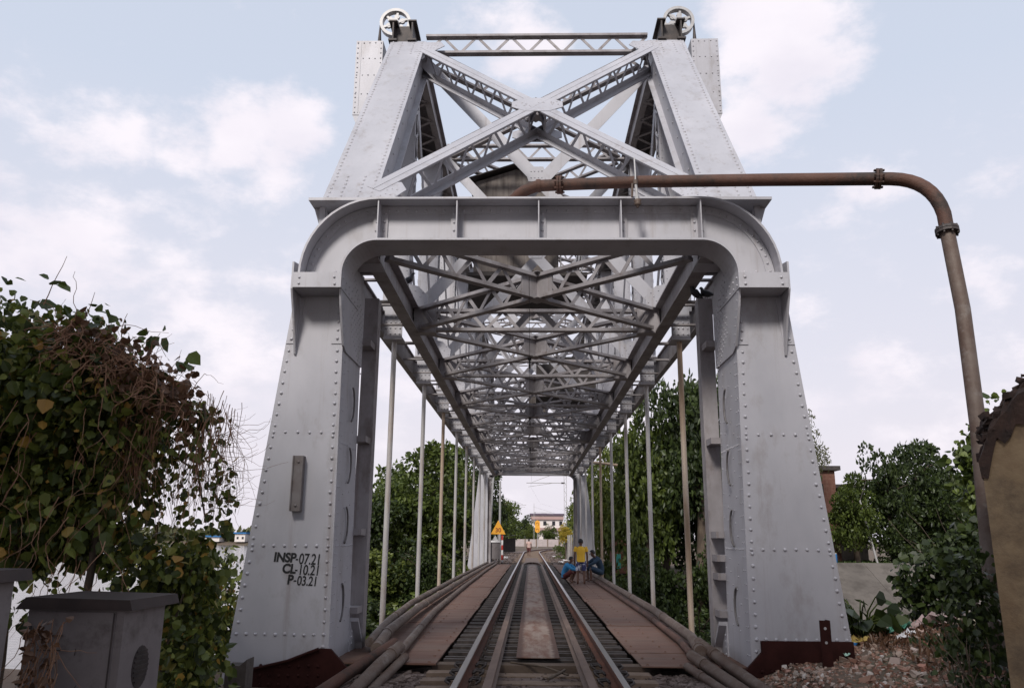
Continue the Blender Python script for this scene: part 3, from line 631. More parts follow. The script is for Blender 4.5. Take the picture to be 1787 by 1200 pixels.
def vertical_post(s, Y):
    mb = MB(); x0, x1 = 2.50, 2.98; z0, z1 = 5.66, 11.1
    for yy in (-.2, .2):
        mb.box((s * x0, Y + yy - .01, z0), (s * x1, Y + yy + .01, z1))
        for x in (x0, x1): mb.box((s * (x - .01), Y + yy - (.0 if yy < 0 else .09), z0), (s * (x + .01), Y + yy + (.09 if yy < 0 else .0), z1))
    for x in (x0 - .016, x1 + .016):
        N = 17
        for k in range(N):
            za, zb = z0 + .5 + (z1 - z0 - .9) * k / N, z0 + .5 + (z1 - z0 - .9) * (k + 1) / N; q = .17 if k % 2 else -.17
            mb.bar((s * x, Y + q, za), (s * x, Y - q, zb), .055, .012, (1, 0, 0))
    mb.rivets((s * (x0 + .04), Y - .21, z0 + .5), (s * (x0 + .04), Y - .21, z1 - .3), .16, (0, -1, 0), .014); mb.rivets((s * (x1 - .04), Y - .21, z0 + .5), (s * (x1 - .04), Y - .21, z1 - .3), .16, (0, -1, 0), .014)
    # gusset plate over the hanger
    mb.box((s * 2.58, Y - .235, 5.12), (s * 2.93, Y - .212, 5.74)); mb.box((s * 2.57, Y - .25, 5.085), (s * 2.94, Y + .12, 5.12))
    for i in range(4):
        for j in range(4): mb.rivet((s * (2.62 + .09 * i), Y - .235, 5.19 + .115 * j), (0, -1, 0), .022)
    # gusset to the sway frame
    mb.prism([(s * 2.5, 5.72), (s * 2.12, 5.74), (s * 2.1, 5.95), (s * 2.3, 6.15), (s * 2.5, 6.2)], 1, Y - .235, Y - .215)
    for k in range(7): mb.rivet((s * (2.16 + .05 * k), Y - .235, 5.82 + .04 * ((k * 5) % 7)), (0, -1, 0), .016)
    return P('vertical_post', mb)
def hanger(s, Y, m):
    mb = MB(); mb.tube([(s * 2.75, Y - .05, 5.09), (s * 2.75, Y - .05, -.38)], .05, 12); mb.tube([(s * 2.75, Y - .05, -.26), (s * 2.75, Y - .05, -.36)], .085, 8)
    return P('hanger_rod', mb, m)
def sway(Y):
    mb = MB()
    for s in (-1, 1):
        yo = -.205 if s < 0 else .19
        mb.bar((s * 2.4, Y + yo, 11.15), (-s * 2.3, Y + yo, 5.85), .012, .25, (0, 1, 0)) if 0 else mb.bar((s * 2.4, Y + yo, 11.15), (-s * 2.3, Y + yo, 5.85), .25, .014, (0, 1, 0))
        mb.bar((s * 2.4, Y + yo + .05, 11.15), (-s * 2.3, Y + yo + .05, 5.85), .014, .09, (0, 1, 0))
    mb.prism([(-.16, 8.36), (.16, 8.36), (.2, 8.5), (.14, 8.68), (-.14, 8.68), (-.2, 8.5)], 1, Y - .225, Y - .213)
    for k in range(8): mb.rivet((-.11 + .22 * (k % 4) / 3, Y - .225, 8.44 + .14 * (k // 4)), (0, -1, 0), .016)
    return P('sway_brace', mb)
def top_strut(Y, z=11.16):
    mb = MB(); mb.lattice((-2.36, Y, z + .06), (2.36, Y, z + .06), (0, 0, .40), .15, .05, .37); 
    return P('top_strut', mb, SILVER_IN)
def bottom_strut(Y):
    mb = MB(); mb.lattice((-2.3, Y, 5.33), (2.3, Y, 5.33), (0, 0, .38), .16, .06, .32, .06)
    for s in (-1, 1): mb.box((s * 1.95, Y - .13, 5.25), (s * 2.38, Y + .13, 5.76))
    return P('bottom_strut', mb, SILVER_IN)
def lateral(Y0, Y1, z, h, name, cw=.14, ch=.06, pitch=.31, bw=.064):
    mb = MB()
    for s in (-1, 1):
        dz = 0 if s < 0 else .003
        mb.lattice((s * 2.2, Y0, z + dz), (-s * 2.2, Y1, z + dz), (0, 0, h), cw, ch, pitch, bw)
    c = (Y0 + Y1) / 2
    u = Vector((4.4, Y1 - Y0, 0)).normalized()
    for sx in (-1, 1):
        d = Vector((sx * u.x, u.y, 0)); mb.bar(Vector((0, c, z + h / 2)) - d * .34, Vector((0, c, z + h / 2)) + d * .34, .03, h - .07)
    for zz in (z - .042, z + h + .036): mb.prism([(.2, c), (0, c + .2), (-.2, c), (0, c - .2)], 2, zz, zz + .008)
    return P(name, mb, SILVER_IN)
ends = [10.75] + NODES + [50.75]
for i, Y in enumerate(NODES):
    for s in (-1, 1):
        vertical_post(s, Y); hanger(s, Y, RODRUST if (i, s) in ((0, 1), (4, 1), (2, -1)) else RODM)
    sway(Y); top_strut(Y, 11.36 if i in (0, 7) else 11.16); bottom_strut(Y)
for a, c in zip(ends[:-1], ends[1:]): lateral(a + .18, c - .18, 5.33, .38, 'bottom_lateral_brace')
for a, c in zip(NODES[:-1], NODES[1:]): lateral(a + .18, c - .18, 11.2, .36, 'top_lateral_brace', .13, .05, .34)
for s in (-1, 1):                                                     # truss diagonals: pairs of flat bars
    for i in range(7):
        pairs = [(i, i + 1)] if i < 3 else [(i + 1, i)] if i > 3 else [(3, 4), (4, 3)]
        for a, c in pairs:
            mb = MB(); off = .0 if a < c else .03
            for x in (2.56, 2.92): mb.bar((s * (x + off), NODES[a] + .1, 11.1), (s * (x + off), NODES[c] - .1, 5.75), .24, .02, (1, 0, 0)) if 0 else mb.bar((s * (x + off), NODES[a], 11.1), (s * (x + off), NODES[c], 5.75), .24, .02, (1, 0, 0))
            P('diagonal_tie', mb)
# far end: the same portal turned round
for o in legs + [pbeam, pbrace] + eposts + sblocks + pulleys:
    c = dup(o, BR); c.location = (0, 2 * CY, 0); c.rotation_euler = (0, 0, math.pi)
    for ch in list(c.children):
        if ch.name.startswith('painted_lettering') or ch.name.startswith('bracket_stub'): bpy.data.objects.remove(ch)

# counterweights hanging from the pulleys
for s, side in ((-1, 'left'), (1, 'right')):
    t = thing('counterweight', 'tall riveted silver counterweight box hanging on its rope outside the %s end post' % side, 'counterweight', (s * 3.62, 15.5, 10.1), 'counterweights hung beside the end posts')
    mb = MB(); mb.box((-.29, -.3, 0), (.29, .35, 1.78)); mb.prism([(-.29, 0), (.29, 0), (.1, -.22), (-.2, -.22)] if s < 0 else [(-.29, 0), (.29, 0), (.2, -.22), (-.1, -.22)], 1, -.29, .34)
    for x in (-.25, .25): mb.rivets((x, -.3, .06), (x, -.3, 1.72), .12, (0, -1, 0), .018)
    for z in (.06, .5, .95, 1.35, 1.73): mb.rivets((-.25, -.3, z), (.25, -.3, z), .12, (0, -1, 0), .018)
    mb.box((-.19, -.308, .05), (-.175, -.3, 1.73))
    mb.build('weight_box', SILVER, t)
    mb = MB(); mb.tube([(-s * .16, -.08, 1.78), (-s * .16, -.08, 2.36)], [.05, .012], 8); mb.tube([(-s * .16, -.08, 1.78), (-s * .16, -.08, 1.82)], .09, 8); mb.build('rope_socket', DARKSTEEL, t)
# wooden machine cabin between the trusses
t = thing('machine_cabin', 'weathered plank cabin with gabled roof perched high between the bridge trusses', 'cabin', (-.52, 20.1, 8.25))
mb = MB(); poly = [(-1.12, 0), (1.12, 0), (1.12, 2.6), (0, 2.98), (-1.12, 2.6)]
mb.prism(poly, 1, 0, 3.4)
for k in range(15): mb.box((-1.1 + .15 * k, -.012, .03), (-1.1 + .15 * k + .142, -.001, 2.6))
mb.build('plank_wall', WOOD, t)
mb = MB()
for s in (-1, 1): mb.bar((s * .62, -.2, 2.86), (s * .62, 3.6, 2.86), 1.38, .03, (s * .33, 0, 1))
mb.build('roof', WOODD, t)
mb = MB(); mb.box((-1.3, -.1, -.12), (1.9, 3.6, -.02)); mb.build('floor_frame', WOODD, t)
mb = MB()
for x in (1.2, 1.75): mb.tube([(x, -.1, -.02), (x, -.1, 1.0)], .02, 6); mb.tube([(x, 3.4, -.02), (x, 3.4, 1.0)], .02, 6)
for z in (.5, 1.0): mb.tube([(1.75, -.1, z), (1.75, 3.4, z)], .018, 6); mb.tube([(1.2, -.1, z), (1.75, -.1, z)], .018, 6)
mb.build('handrail', GALV, t)
t = thing('machine_cabin', 'small brown plank motor housing on the bridge centre line beyond the gabled cabin', 'cabin', (.1, 33.4, 6.0))
mb = MB(); mb.box((-.3, 0, .6), (.5, 1.2, 1.9)); mb.build('plank_wall', WOOD, t)
mb = MB(); mb.box((-.4, -.1, 1.9), (.6, 1.3, 1.96)); mb.build('roof', WOODD, t)
for y in (.1, 1.1): mb = MB(); mb.box((-2.4, y, .5), (2.4, y + .1, .59)); mb.build('floor_beam', SILVER_IN, t)
t = thing('machine_cabin', 'dark motor deck slung between the trusses past the bridge middle', 'cabin', (1.2, 29, 6.6))
mb = MB(); mb.box((-1.1, 0, 0), (1.1, 3, 1.1)); mb.box((-.6, .5, 1.1), (.4, 2, 1.5)); mb.build('motor_housing', WOODD, t)
for y in (0, 2.8): mb = MB(); mb.box((-3.5, y, -.1), (1.1, y + .15, -.01)); mb.build('floor_beam', SILVER_IN, t)

# ---------------------------------------------------------------- deck, track, pipes
DK = thing('bridge_deck', 'open steel bridge deck with rust-brown walkway plates hung under the truss', 'bridge deck', (0, 0, 0))
for s in (-1, 1):
    mb = MB(); y = 10.68; r2 = random.Random(s + 5)
    while y < 51.2:
        L = min(r2.choice([1.2, 2.2, 2.4, 2.9]), 51.3 - y); 
        mb.box((s * (1.29 + r2.uniform(-.012, .03)), y, -.165), (s * 2.62, y + L - .018, -.145 + r2.uniform(-.009, .006)))
        for xx in (1.38, 1.8):
            for q_ in range(max(2, int(L / .6))): mb.rivet((s * xx, y + .08 + q_ * .55, -.143), (0, 0, 1), .022)
        y += L
    P('walkway', mb, DECKP, DK)
mb = MB(); y = 11.1
for L in (3.6, 3.2, 3.4, 3.6, 3.4, 3.5, 3.6, 3.4, 3.3, 3.5, 3.5):
    mb.box((-.285, y, -.128), (.285, y + L - .02, -.118)); y += L
P('trough_plate', mb, TROUGH, DK)
mb = MB()
for x in (-1.02, -.7, .7, 1.02, -2.5, 2.5): mb.box((x - .05, 11.5, -.95), (x + .05, 50.6, -.36))
P('stringer', mb, DARKSTEEL, DK)
for Y in NODES:
    mb = MB(); mb.box((-3.0, Y - .12, -1.0), (3.0, Y + .12, -.40)); P('cross_beam', mb, DARKSTEEL, DK)
TR = thing('railway_track', 'broad gauge railway track with rusty inner guard rails running over the bridge', 'track', (0, 0, 0))
def rail_sweep(path, prof, mats_of, name, m):
    mb = MB(); n = len(prof); vs = []
    for x, y, z, a in path:
        for px_, pz in prof: vs.append((x + px_ * math.cos(a), y - px_ * math.sin(a), z + pz))
    for i in range(len(path) - 1):
        for j in range(n):
            k = (j + 1) % n; mb.add([], [], 0); mb.f.append([i * n + j, i * n + k, (i + 1) * n + k, (i + 1) * n + j]); mb.m.append(mats_of[j]); mb.sm.append(False)
    mb.v = [tuple(v) for v in vs]; mb.f.append(list(range(n))); mb.m.append(0); mb.sm.append(False)
    return P(name, mb, m, TR)
RP = [(-.033, 0), (-.034, -.012), (-.034, -.036), (-.009, -.048), (-.009, -.128), (-.068, -.145), (-.068, -.156), (.068, -.156), (.068, -.145), (.009, -.128), (.009, -.048), (.034, -.036), (.034, -.012), (.033, 0)]
MO = [0] + [1] * 12 + [0]; MO[12] = 0
MO[0] = 1
svs = [-3 + 2 * i for i in range(46)] + [89 + 2.0 * i for i in range(76)]
for s in (-1, 1):
    rail_sweep([(track(v)[0] + s * .838 * math.cos(track(v)[2]), track(v)[1] - s * .838 * math.sin(track(v)[2]), 0, track(v)[2]) for v in svs], RP, MO, 'rail', [RAILTOP, RAILWEB])
GP = [(-.045, 0), (-.045, -.04), (-.012, -.05), (-.012, -.10), (-.06, -.12), (.06, -.12), (.012, -.10), (.012, -.05), (.045, -.04), (.045, 0)]
for s in (-1, 1):
    pth = [(s * .53, y, -.035, 0) for y in (-3, 5, 11, 20, 30, 40, 47.5)] + [(s * .50, 49, -.035, -s * .03), (s * .38, 51, -.035, -s * .1), (s * .16, 52.6, -.05, -s * .25), (s * .02, 53.0, -.06, -s * 1.2)]
    rail_sweep(pth, GP, [1] * 10, 'guard_rail', [RAILTOP, GUARD])
# steel sleepers of the deck, one object each
def sleeper_mb():
    mb = MB()
    for yy in (-.13, .07): mb.box((-1.25, yy, -.30), (1.25, yy + .085, -.165))
    mb.box((-1.25, -.045, -.30), (1.25, .07, -.27))
    for x in (-.838, .838):
        mb.box((x - .13, -.12, -.164), (x + .13, .14, -.157))
        for sx in (-1, 1):
            for yy in (-.05, .07): mb.tube([(x + sx * .1, yy, -.16), (x + sx * .1, yy, -.12)], .018, 6)
    return mb
s0 = sleeper_mb().build('sleeper', SLEEPER, TR); s0.location = (0, 11.35, 0)
for i in range(1, 62):
    c = dup(s0, TR); c.location = (0, 11.35 + .65 * i, 0)
# concrete sleepers at the near end and beyond the bridge
mb = MB()
mb.prism([(-1.37, -.21), (-.6, -.20), (-.5, -.235), (.5, -.235), (.6, -.20), (1.37, -.21), (1.37, -.38), (-1.37, -.38)], 1, -.12, .12)
for x in (-.838, .838):
    mb.box((x - .08, -.08, -.2), (x + .08, .08, -.157))
cs0 = mb.build('concrete_sleeper', CONC, TR); cs0.location = (0, 10.48, 0)
for i, y in enumerate([9.93, 9.38, 8.8, 8.2] + [52 + .62 * k for k in range(32)]):
    c = dup(cs0, TR); c.location = (0, y, 0)
mb = MB(); mb.box((-1.35, 10.78, -.40), (1.35, 11.02, -.17)); P('timber_sleeper', mb, mat('dark_timber', (.075, .05, .038), (.12, .085, .06), 6, .85, 0, (.3, 1, 1), bump=.2), TR)
mb = MB()
for k in range(150):
    x, y, a = track(73 + .62 * k); u = Vector((math.cos(a), -math.sin(a), 0)); mb.bar(Vector((x, y, -.25)) - u * 1.3, Vector((x, y, -.25)) + u * 1.3, .22, .10)
tag(P('distant_sleepers', mb, CONC, TR), kind='stuff')
# spring clips heaped on the first rail seats
for y in (9.93, 10.48, 9.38):
    for x in (-.838, .838):
        for sx in (-1, 1):
            for dy in (-.06, .06):
                cl = MB(); c = Vector((x + sx * .12, y + dy, -.15)); cl.tube([c + Vector((sx * .02, -.05, 0)), c + Vector((sx * .07, -.04, .03)), c + Vector((sx * .07, .04, .03)), c + Vector((-sx * .02, .05, .04)), c + Vector((-sx * .05, .0, .02))], .015, 6); P('rail_clip', cl, DARKSTEEL, TR)
# little finishing sticks between the rails
for p, q, r_, l in (((-.35, 10.95, -.16), (.35, 10.15, -.18), .014, 'bent dry stick lying across the first tan sleepers between the guard rails'), ((.1, 9.9, -.19), (.32, 10.45, -.17), .018, 'short straight stick lying on the tan sleepers near the left of the right guard rail')):
    mb = MB(); md = Vector(p).lerp(Vector(q), .5) + Vector((.06, .03, .02)); mb.tube([p, md, q], r_, 6); tag(mb.build('stick', BARK), l, 'stick', 'sticks between the rails')

def pipe(pts, r, m, label, joints=(), name='pipe', group='pipes along the walkways'):
    t = thing(name, label, 'pipe', pts[0], group); o = Vector(pts[0]); pp = [Vector(p) - o for p in pts]
    mb = MB(); mb.tube(pp, r, 14)
    mb.build('pipe_body', m, t)
    for j in joints:
        L = [(pp[i + 1] - pp[i]).length for i in range(len(pp) - 1)]; d = j
        for i, l in enumerate(L):
            if d <= l or i == len(L) - 1: break
            d -= l
        u = (pp[i + 1] - pp[i]).normalized(); c = pp[i] + u * d
        mb = MB(); mb.tube([c - u * .06, c + u * .06], r * 1.14, 14); mb.build('coupling', m, t)
    return t
pipe([(-2.13, 11.1, -.03), (-2.30, 13.0, -.015), (-2.42, 17.5, -.005), (-2.44, 30, 0), (-2.42, 42, 0), (-2.36, 50.5, -.02)], .076, RUSTGREY, 'thickest grey pipe along the left edge of the left walkway', (1.6, 7.3, 13.3, 19.3, 25.3))
pipe([(-2.30, 11.5, .0), (-2.48, 14, .03), (-2.66, 18, .03), (-2.70, 30, .03), (-2.68, 50.5, .0)], .065, RUSTGREY, 'thin outermost grey pipe beside the thick pipe at the feet of the left hanging rods', (3.5, 9.5, 15.5))
pipe([(-1.80, 10.75, -.07), (-1.93, 13.5, -.085), (-2.10, 17.5, -.085), (-2.2, 26, -.085), (-2.24, 40, -.085), (-2.2, 50, -.085)], .058, RUSTGREY, 'slim brownish pipe lying on the left walkway inside the thick grey pipe', (.5, 3.5, 9.5))
pipe([(-1.93, 11.35, .01), (-2.16, 10.4, -.12), (-2.46, 9.2, -.30)], .07, RUST, 'red-rusted pipe stub sloping down in front of the left leg base', (), 'pipe_stub', 'loose pipe ends on the ground')
pipe([(-1.80, 10.95, .01), (-1.92, 10.2, -.10), (-2.06, 9.3, -.28)], .075, RUSTGREY, 'pale mottled pipe stub sloping to the ground right of the red-rusted stub', (.3,), 'pipe_stub', 'loose pipe ends on the ground')
pipe([(-1.70, 10.8, -.09), (-1.80, 10.2, -.19), (-1.93, 9.3, -.33)], .055, RUSTGREY, 'half hidden grey pipe stub behind the pale mottled stub', (), 'pipe_stub', 'loose pipe ends on the ground')
pipe([(-1.60, 10.55, -.24), (-1.72, 10.1, -.28), (-1.78, 9.8, -.31)], .035, RUSTGREY, 'short thin pipe piece on the gravel at the left end of the deck', (), 'pipe_stub', 'loose pipe ends on the ground')
pipe([(2.14, 11.2, -.035), (2.3, 12.6, -.02), (2.42, 17, -.01), (2.46, 30, 0), (2.44, 50.5, -.02)], .078, RUSTGREY, 'thick brown-grey pipe along the right edge of the right walkway', (.25, 4.6, 9.6, 15.6, 21.6))
pipe([(2.02, 11.0, -.095), (2.16, 12.8, -.09), (2.26, 17, -.09), (2.28, 50, -.09)], .05, RUST, 'thin rusty pipe lying inside the thick pipe on the right walkway', (5, 11))
pipe([(2.22, 11.7, .02), (2.36, 10.6, -.12), (2.62, 9.1, -.32)], .072, RUSTGREY, 'topmost grey pipe stub leaning to the right leg foot', (.6,), 'pipe_stub', 'loose pipe ends on the ground')
pipe([(1.98, 11.0, -.06), (2.14, 10.3, -.16), (2.42, 9.1, -.33)], .072, RUSTGREY, 'middle grey pipe stub of the three by the right leg foot', (.35,), 'pipe_stub', 'loose pipe ends on the ground')
pipe([(1.86, 10.7, -.15), (2.0, 10.1, -.22), (2.26, 9.0, -.35)], .052, RUSTGREY, 'lowest thin grey pipe stub of the three by the right walkway end', (.4,), 'pipe_stub', 'loose pipe ends on the ground')

# the rusty water pipe crossing overhead
def bend(p, c, q, n=8):
    p, c, q = Vector(p), Vector(c), Vector(q); return [p * (1 - t) ** 2 + c * 2 * t * (1 - t) + q * t * t for t in [i / n for i in range(n + 1)]]
WP = thing('overhead_pipe', 'rusty flanged water pipe arching over the portal beam and down on the right', 'pipe', (4.4, 8.3, 0))
o = Vector((4.4, 8.3, 0)); rr = .083
A1 = bend((-.56, 10.95, 5.75), (-.45, 10.55, 6.20), (.0, 10.42, 6.235)) + [Vector((.3, 10.4, 6.24))]
A2 = [Vector((.3, 10.4, 6.24)), Vector((1.4, 10.2, 6.19)), Vector((3.0, 9.75, 6.0)), Vector((4.28, 9.38, 5.835))]
A3 = [Vector((4.28, 9.38, 5.835))] + bend((4.42, 9.34, 5.815), (4.86, 9.2, 5.74), (4.90, 9.12, 5.25)) + [Vector((4.90, 9.1, 5.02))]
A4 = [Vector((4.90, 9.1, 5.02)), Vector((4.88, 8.95, 4.0)), Vector((4.74, 8.7, 2.6)), Vector((4.56, 8.45, 1.5)), Vector((4.42, 8.3, .2))]
for L, m in ((A1, RUST), (A2, RUST), (A3, RUST), (A4, RUSTGREY)):
    mb = MB(); mb.tube([p - o for p in L], rr, 16); mb.build('pipe_section', m, WP)
for c, d, m in ((A2[0], A2[1] - A2[0], RUST), (A1[-2], A1[-1] - A1[-2], RUST), (A3[0], A3[1] - A3[0], RUST), (A4[0], A4[1] - A4[0], DARKSTEEL)):
    mb = MB(); d = d.normalized(); cc_ = c - o; 
    if (c - A1[-2]).length < .01: mb.tube([cc_ - d * .03, cc_ + d * .03], rr * 1.12, 16)
    else:
        mb.tube([cc_ - d * .035, cc_ - d * .004], rr * 1.6, 18, smooth=False); mb.tube([cc_ + d * .004, cc_ + d * .035], rr * 1.6, 18, smooth=False)
        u = d.orthogonal().normalized(); w_ = d.cross(u)
        for k in range(8):
            e = (u * math.cos(k * .785) + w_ * math.sin(k * .785)) * rr * 1.36; mb.tube([cc_ + e - d * .06, cc_ + e + d * .06], .014, 6)
    mb.build('flange', m, WP)
t = thing('insulator_hook', 'slim hanging insulator on a wire hooked over the rusty overhead pipe', 'hook', (1.31, 10.0, 5.72))
mb = MB(); mb.tube([(0, .05, .75), (0, 0, .50), (0, 0, .05)], .012, 6); mb.tube([(0, 0, .36), (.02, 0, .12)], .02, 8); mb.build('rod', GALV, t)
mb = MB(); mb.tube([(-.04, .02, .36), (-.05, .02, .16)], .016, 6); mb.tube([(0, 0, .40), (0, 0, .34)], .03, 8); mb.build('clamp', RUSTGREY, t)
mb = MB(); mb.tube([(.02, 0, .12), (.02, 0, .10), (.02, 0, .07), (.02, 0, .05), (.02, 0, .03), (.02, 0, 0)], [.03, .055, .03, .055, .03, .015], 12); mb.build('insulator', RUSTGREY, t)
# overhead contact wire with its insulators
CW = thing('contact_wire', 'thin dark overhead contact wire running under the bridge along the track', 'wire', (0, 0, 5.05))
mb = MB(); mb.tube([(-.13, 10.9, 0), (-.125, 30, .0), (-.05, 52, .1), (-.1, 76, 1.1), (1.2, 110, 1.0), (6, 138, 1.0), (19, 176, 1.0)], .004, 5); mb.build('wire', BLACKP, CW)
mb = MB()
for Y in (17.3, 26.3, 35.3): mb.tube([(-.13, Y, 0), (-.13, Y, .2)], .02, 6); mb.box((-.17, Y - .06, .2), (-.09, Y + .06, .26))
mb.build('hanger_clamp', BLACKP, CW)

# ---------------------------------------------------------------- foreground: cabinets, posts, wall, rubble
def cabinet(label, loc, wx, dy, h, rz, vent=True):
    t = thing('relay_cabinet', label, 'cabinet', loc, 'trackside electrical cabinets', rz)
    mb = MB(); mb.box((-wx, 0, 0), (0, dy, h)); mb.build('cabinet_body', CABM, t)
    mb = MB(); mb.box((-wx + .03, -.014, .06), (-.05, -.001, h - .03)); d = mb.build('door', CABM, t)
    mb = MB(); mb.box((-.062, -.018, .06), (-.052, -.0145, h - .03))
    for z in (h - .17, h - .255): mb.box((-wx + .1, -.022, z), (-wx + .25, -.0145, z + .008))
    for z, q in ((h - .28, .0), (h - .52, .03)): mb.bar((-wx + .34, -.016, z), (-wx + .345 + q, -.016, z + .04 + q), .004, .004, (0, 1, 0))
    mb.build('louvre', DARKSTEEL, d)
    for z in (.25, h - .2): mb = MB(); mb.tube([(-wx + .035, -.022, z), (-wx + .035, -.022, z + .09)], .011, 7); mb.build('hinge', DARKSTEEL, d)
    mb = MB(); mb.tube([(-.11, -.014, h * .52), (-.11, -.03, h * .52)], .022, 10); mb.bar((-.11, -.036, h * .52 - .05), (-.11, -.036, h * .52 + .05), .018, .012, (0, 1, 0)); mb.build('handle', DARKSTEEL, d)
    mb = MB(); a, b_ = -.06, .05
    mb.prism([(-wx + a, h - .012), (b_ + .02, h - .012), (b_, h + .05), (-wx + .0, h + .06)], 1, -.05, dy + .06); mb.build('cabinet_roof', CABROOF, t)
    if vent:
        mb = MB(); c = Vector((.004, dy * .5, h - .38)); vs = [c + Vector((0, math.cos(k * .314) * .10, math.sin(k * .314) * .13)) for k in range(20)]
        mb.add(vs + [v - Vector((.008, 0, 0)) for v in vs], [tuple(range(20))] + [(i, (i + 1) % 20, 20 + (i + 1) % 20, 20 + i) for i in range(20)])
        for k in range(7): z = -.09 + .03 * k; mb.box((.0045, dy * .5 - .09 * math.cos(z * 9), c.z + z), (.012, dy * .5 + .09 * math.cos(z * 9), c.z + z + .012))
        mb.build('vent', DARKSTEEL, t)
    return t
cabinet('grey electrical cabinet with oval side vent under the vines at the left', (-2.62, 5.15, -.35), .62, .52, 1.30, R(-2))
cabinet('nearest grey cabinet cut off by the left edge of the view', (-3.0, 4.15, -.35), .9, .45, 1.50, R(0), False)
t = thing('concrete_stub', 'dark square concrete stub standing before the left leg base', 'post', (-3.02, 8.5, -.5))
mb = MB(); mb.prism([(-.11, 0), (.10, 0), (.10, .70), (.03, .64), (-.11, .645)], 1, -.12, .1); mb.build('stub_block', mat('sooty_concrete', (.05, .04, .035), (.085, .07, .06), 7, .9, bump=.3), t)
t = thing('steel_post', 'rusty flat steel post with two holes in front of the right leg', 'post', (3.41, 10.12, -.4))
mb = MB(); mb.box((-.06, -.02, 0), (.065, .0, .87)); mb.box((.045, .0, 0), (.065, .1, .87)); mb.build('post_plate', REDOX, t)
for z in (.62, .78): mb = MB(); mb.tube([(.0, -.022, z), (.0, -.0201, z)], .017, 10); mb.build('bolt_hole', GALV, t)

def rocks(name, pts, size, material, seed, flat=.6, parent=None):
    rg = np.random.default_rng(seed); n = len(pts)
    base = np.array([(-1, -1, -1), (1, -1, -1), (1, 1, -1), (-1, 1, -1), (-1, -1, 1), (1, -1, 1), (1, 1, 1), (-1, 1, 1)], float) * .5
    V = base[None] * (0.55 + .9 * rg.random((n, 1, 3))) * np.array([1, .8, flat]) + (rg.random((n, 8, 3)) - .5) * .45
    a = rg.random(n) * 6.28; tl = (rg.random(n) - .5) * 1.2
    c, s_ = np.cos(a), np.sin(a); ct, st = np.cos(tl), np.sin(tl)
    X = V[..., 0] * ct[:, None] - V[..., 2] * st[:, None]; Z = V[..., 0] * st[:, None] + V[..., 2] * ct[:, None]
    V = np.stack([X * c[:, None] - V[..., 1] * s_[:, None], X * s_[:, None] + V[..., 1] * c[:, None], Z], -1) * size[:, None, None] + pts[:, None, :]
    F = np.array([(0, 3, 2, 1), (4, 5, 6, 7), (0, 1, 5, 4), (1, 2, 6, 5), (2, 3, 7, 6), (3, 0, 4, 7)])
    return npmesh(name, V.reshape(-1, 3), (np.arange(n)[:, None, None] * 8 + F[None]).reshape(-1, 4), material, parent)
t = thing('boundary_wall', 'ochre rendered wall with a broken mossy top at the right edge', 'wall', (4.06, 7.5, -.5), None, R(-34))
r2 = random.Random(3); top = [(0, 2.62), (.0, 2.74)]; x = 0
prof = [(0, 2.70), (.06, 2.80), (.12, 3.0), (.22, 3.08), (.3, 3.22), (.42, 3.30), (.55, 3.42), (.8, 3.5), (1.2, 3.62), (2.2, 3.7), (3.2, 3.6)]
body = [(0, 0), (3.2, 0)] + [(a, z - .22) for a, z in reversed(prof)]
mb = MB(); mb.prism(body, 1, 0, .38); mb.build('wall_body', WALLM, t)
mb = MB(); n = len(prof)
vs = []; K = 6
for i in range(60):
    a = 3.2 * i / 59
    for j in range(len(prof) - 1):
        if prof[j][0] <= a <= prof[j + 1][0] + 1e-6: z = prof[j][1] + (prof[j + 1][1] - prof[j][1]) * (a - prof[j][0]) / (prof[j + 1][0] - prof[j][0])
    lo_ = z - .20 - r2.random() * .16; vs += [(a - .012, -.014 - .02 * r2.random(), lo_), (a - .02, -.05 * r2.random() - .02, z - .12 + .05 * r2.random()), (a, .05 + .1 * r2.random(), z + .06 * r2.random()), (a, .25, z + .07 * r2.random()), (a, .40, z - .15), (a, .40, z - .3)]
fs = [(i * 6 + j, (i + 1) * 6 + j, (i + 1) * 6 + j + 1, i * 6 + j + 1) for i in range(59) for j in range(5)] + [(0, 1, 2, 3, 4, 5)]
mb.add(vs, fs); cop = mb.build('broken_coping', WALLTOP, t)
rgw = np.random.default_rng(77); a_ = .05 + 2.6 * rgw.random(420) ** 1.3; zt = np.interp(a_, [q[0] for q in prof], [q[1] for q in prof]); pw = np.stack([a_ + rgw.normal(size=420) * .03, .36 * rgw.random(420) - .02, zt - .30 * rgw.random(420) ** 1.2 + .03], 1)
rocks('rough_masonry', pw, .035 + .06 * rgw.random(420), WALLTOP, 78, .8, t)

rg = np.random.default_rng(11)
def scatter(n, x0, x1, y0, y1, zoff, hf=hgt):
    x = x0 + (x1 - x0) * rg.random(n); y = y0 + (y1 - y0) * rg.random(n); z = np.array([hf(a, b_) for a, b_ in zip(x, y)]); return np.stack([x, y, z + zoff], 1)
p = scatter(11000, 2.5, 8, 8.6, 13.0, .004); tag(rocks('rubble', p, .012 + .042 * rg.random(len(p)) ** 2.5, CHIPS, 1), 'broken brick and plaster rubble heaped before the right leg', 'rubble', kind='stuff')
p = scatter(170, 2.6, 7, 8.9, 12.0, .02); tag(rocks('brickbats', p, .05 + .06 * rg.random(len(p)), CHIPS, 2, .55), 'larger broken bricks lying through the rubble', 'rubble', kind='stuff')
pb = scatter(5200, -2.6, 2.7, 8.3, 10.7, 0, lambda a, b_: -.275 if abs(a) < 2.2 else -.36); q = (np.abs(pb[:, 0]) < 3); tag(rocks('ballast', pb, .03 + .03 * rg.random(len(pb)), STONES, 3, .8), 'grey-brown ballast stones around the first sleepers', 'ballast', kind='stuff')
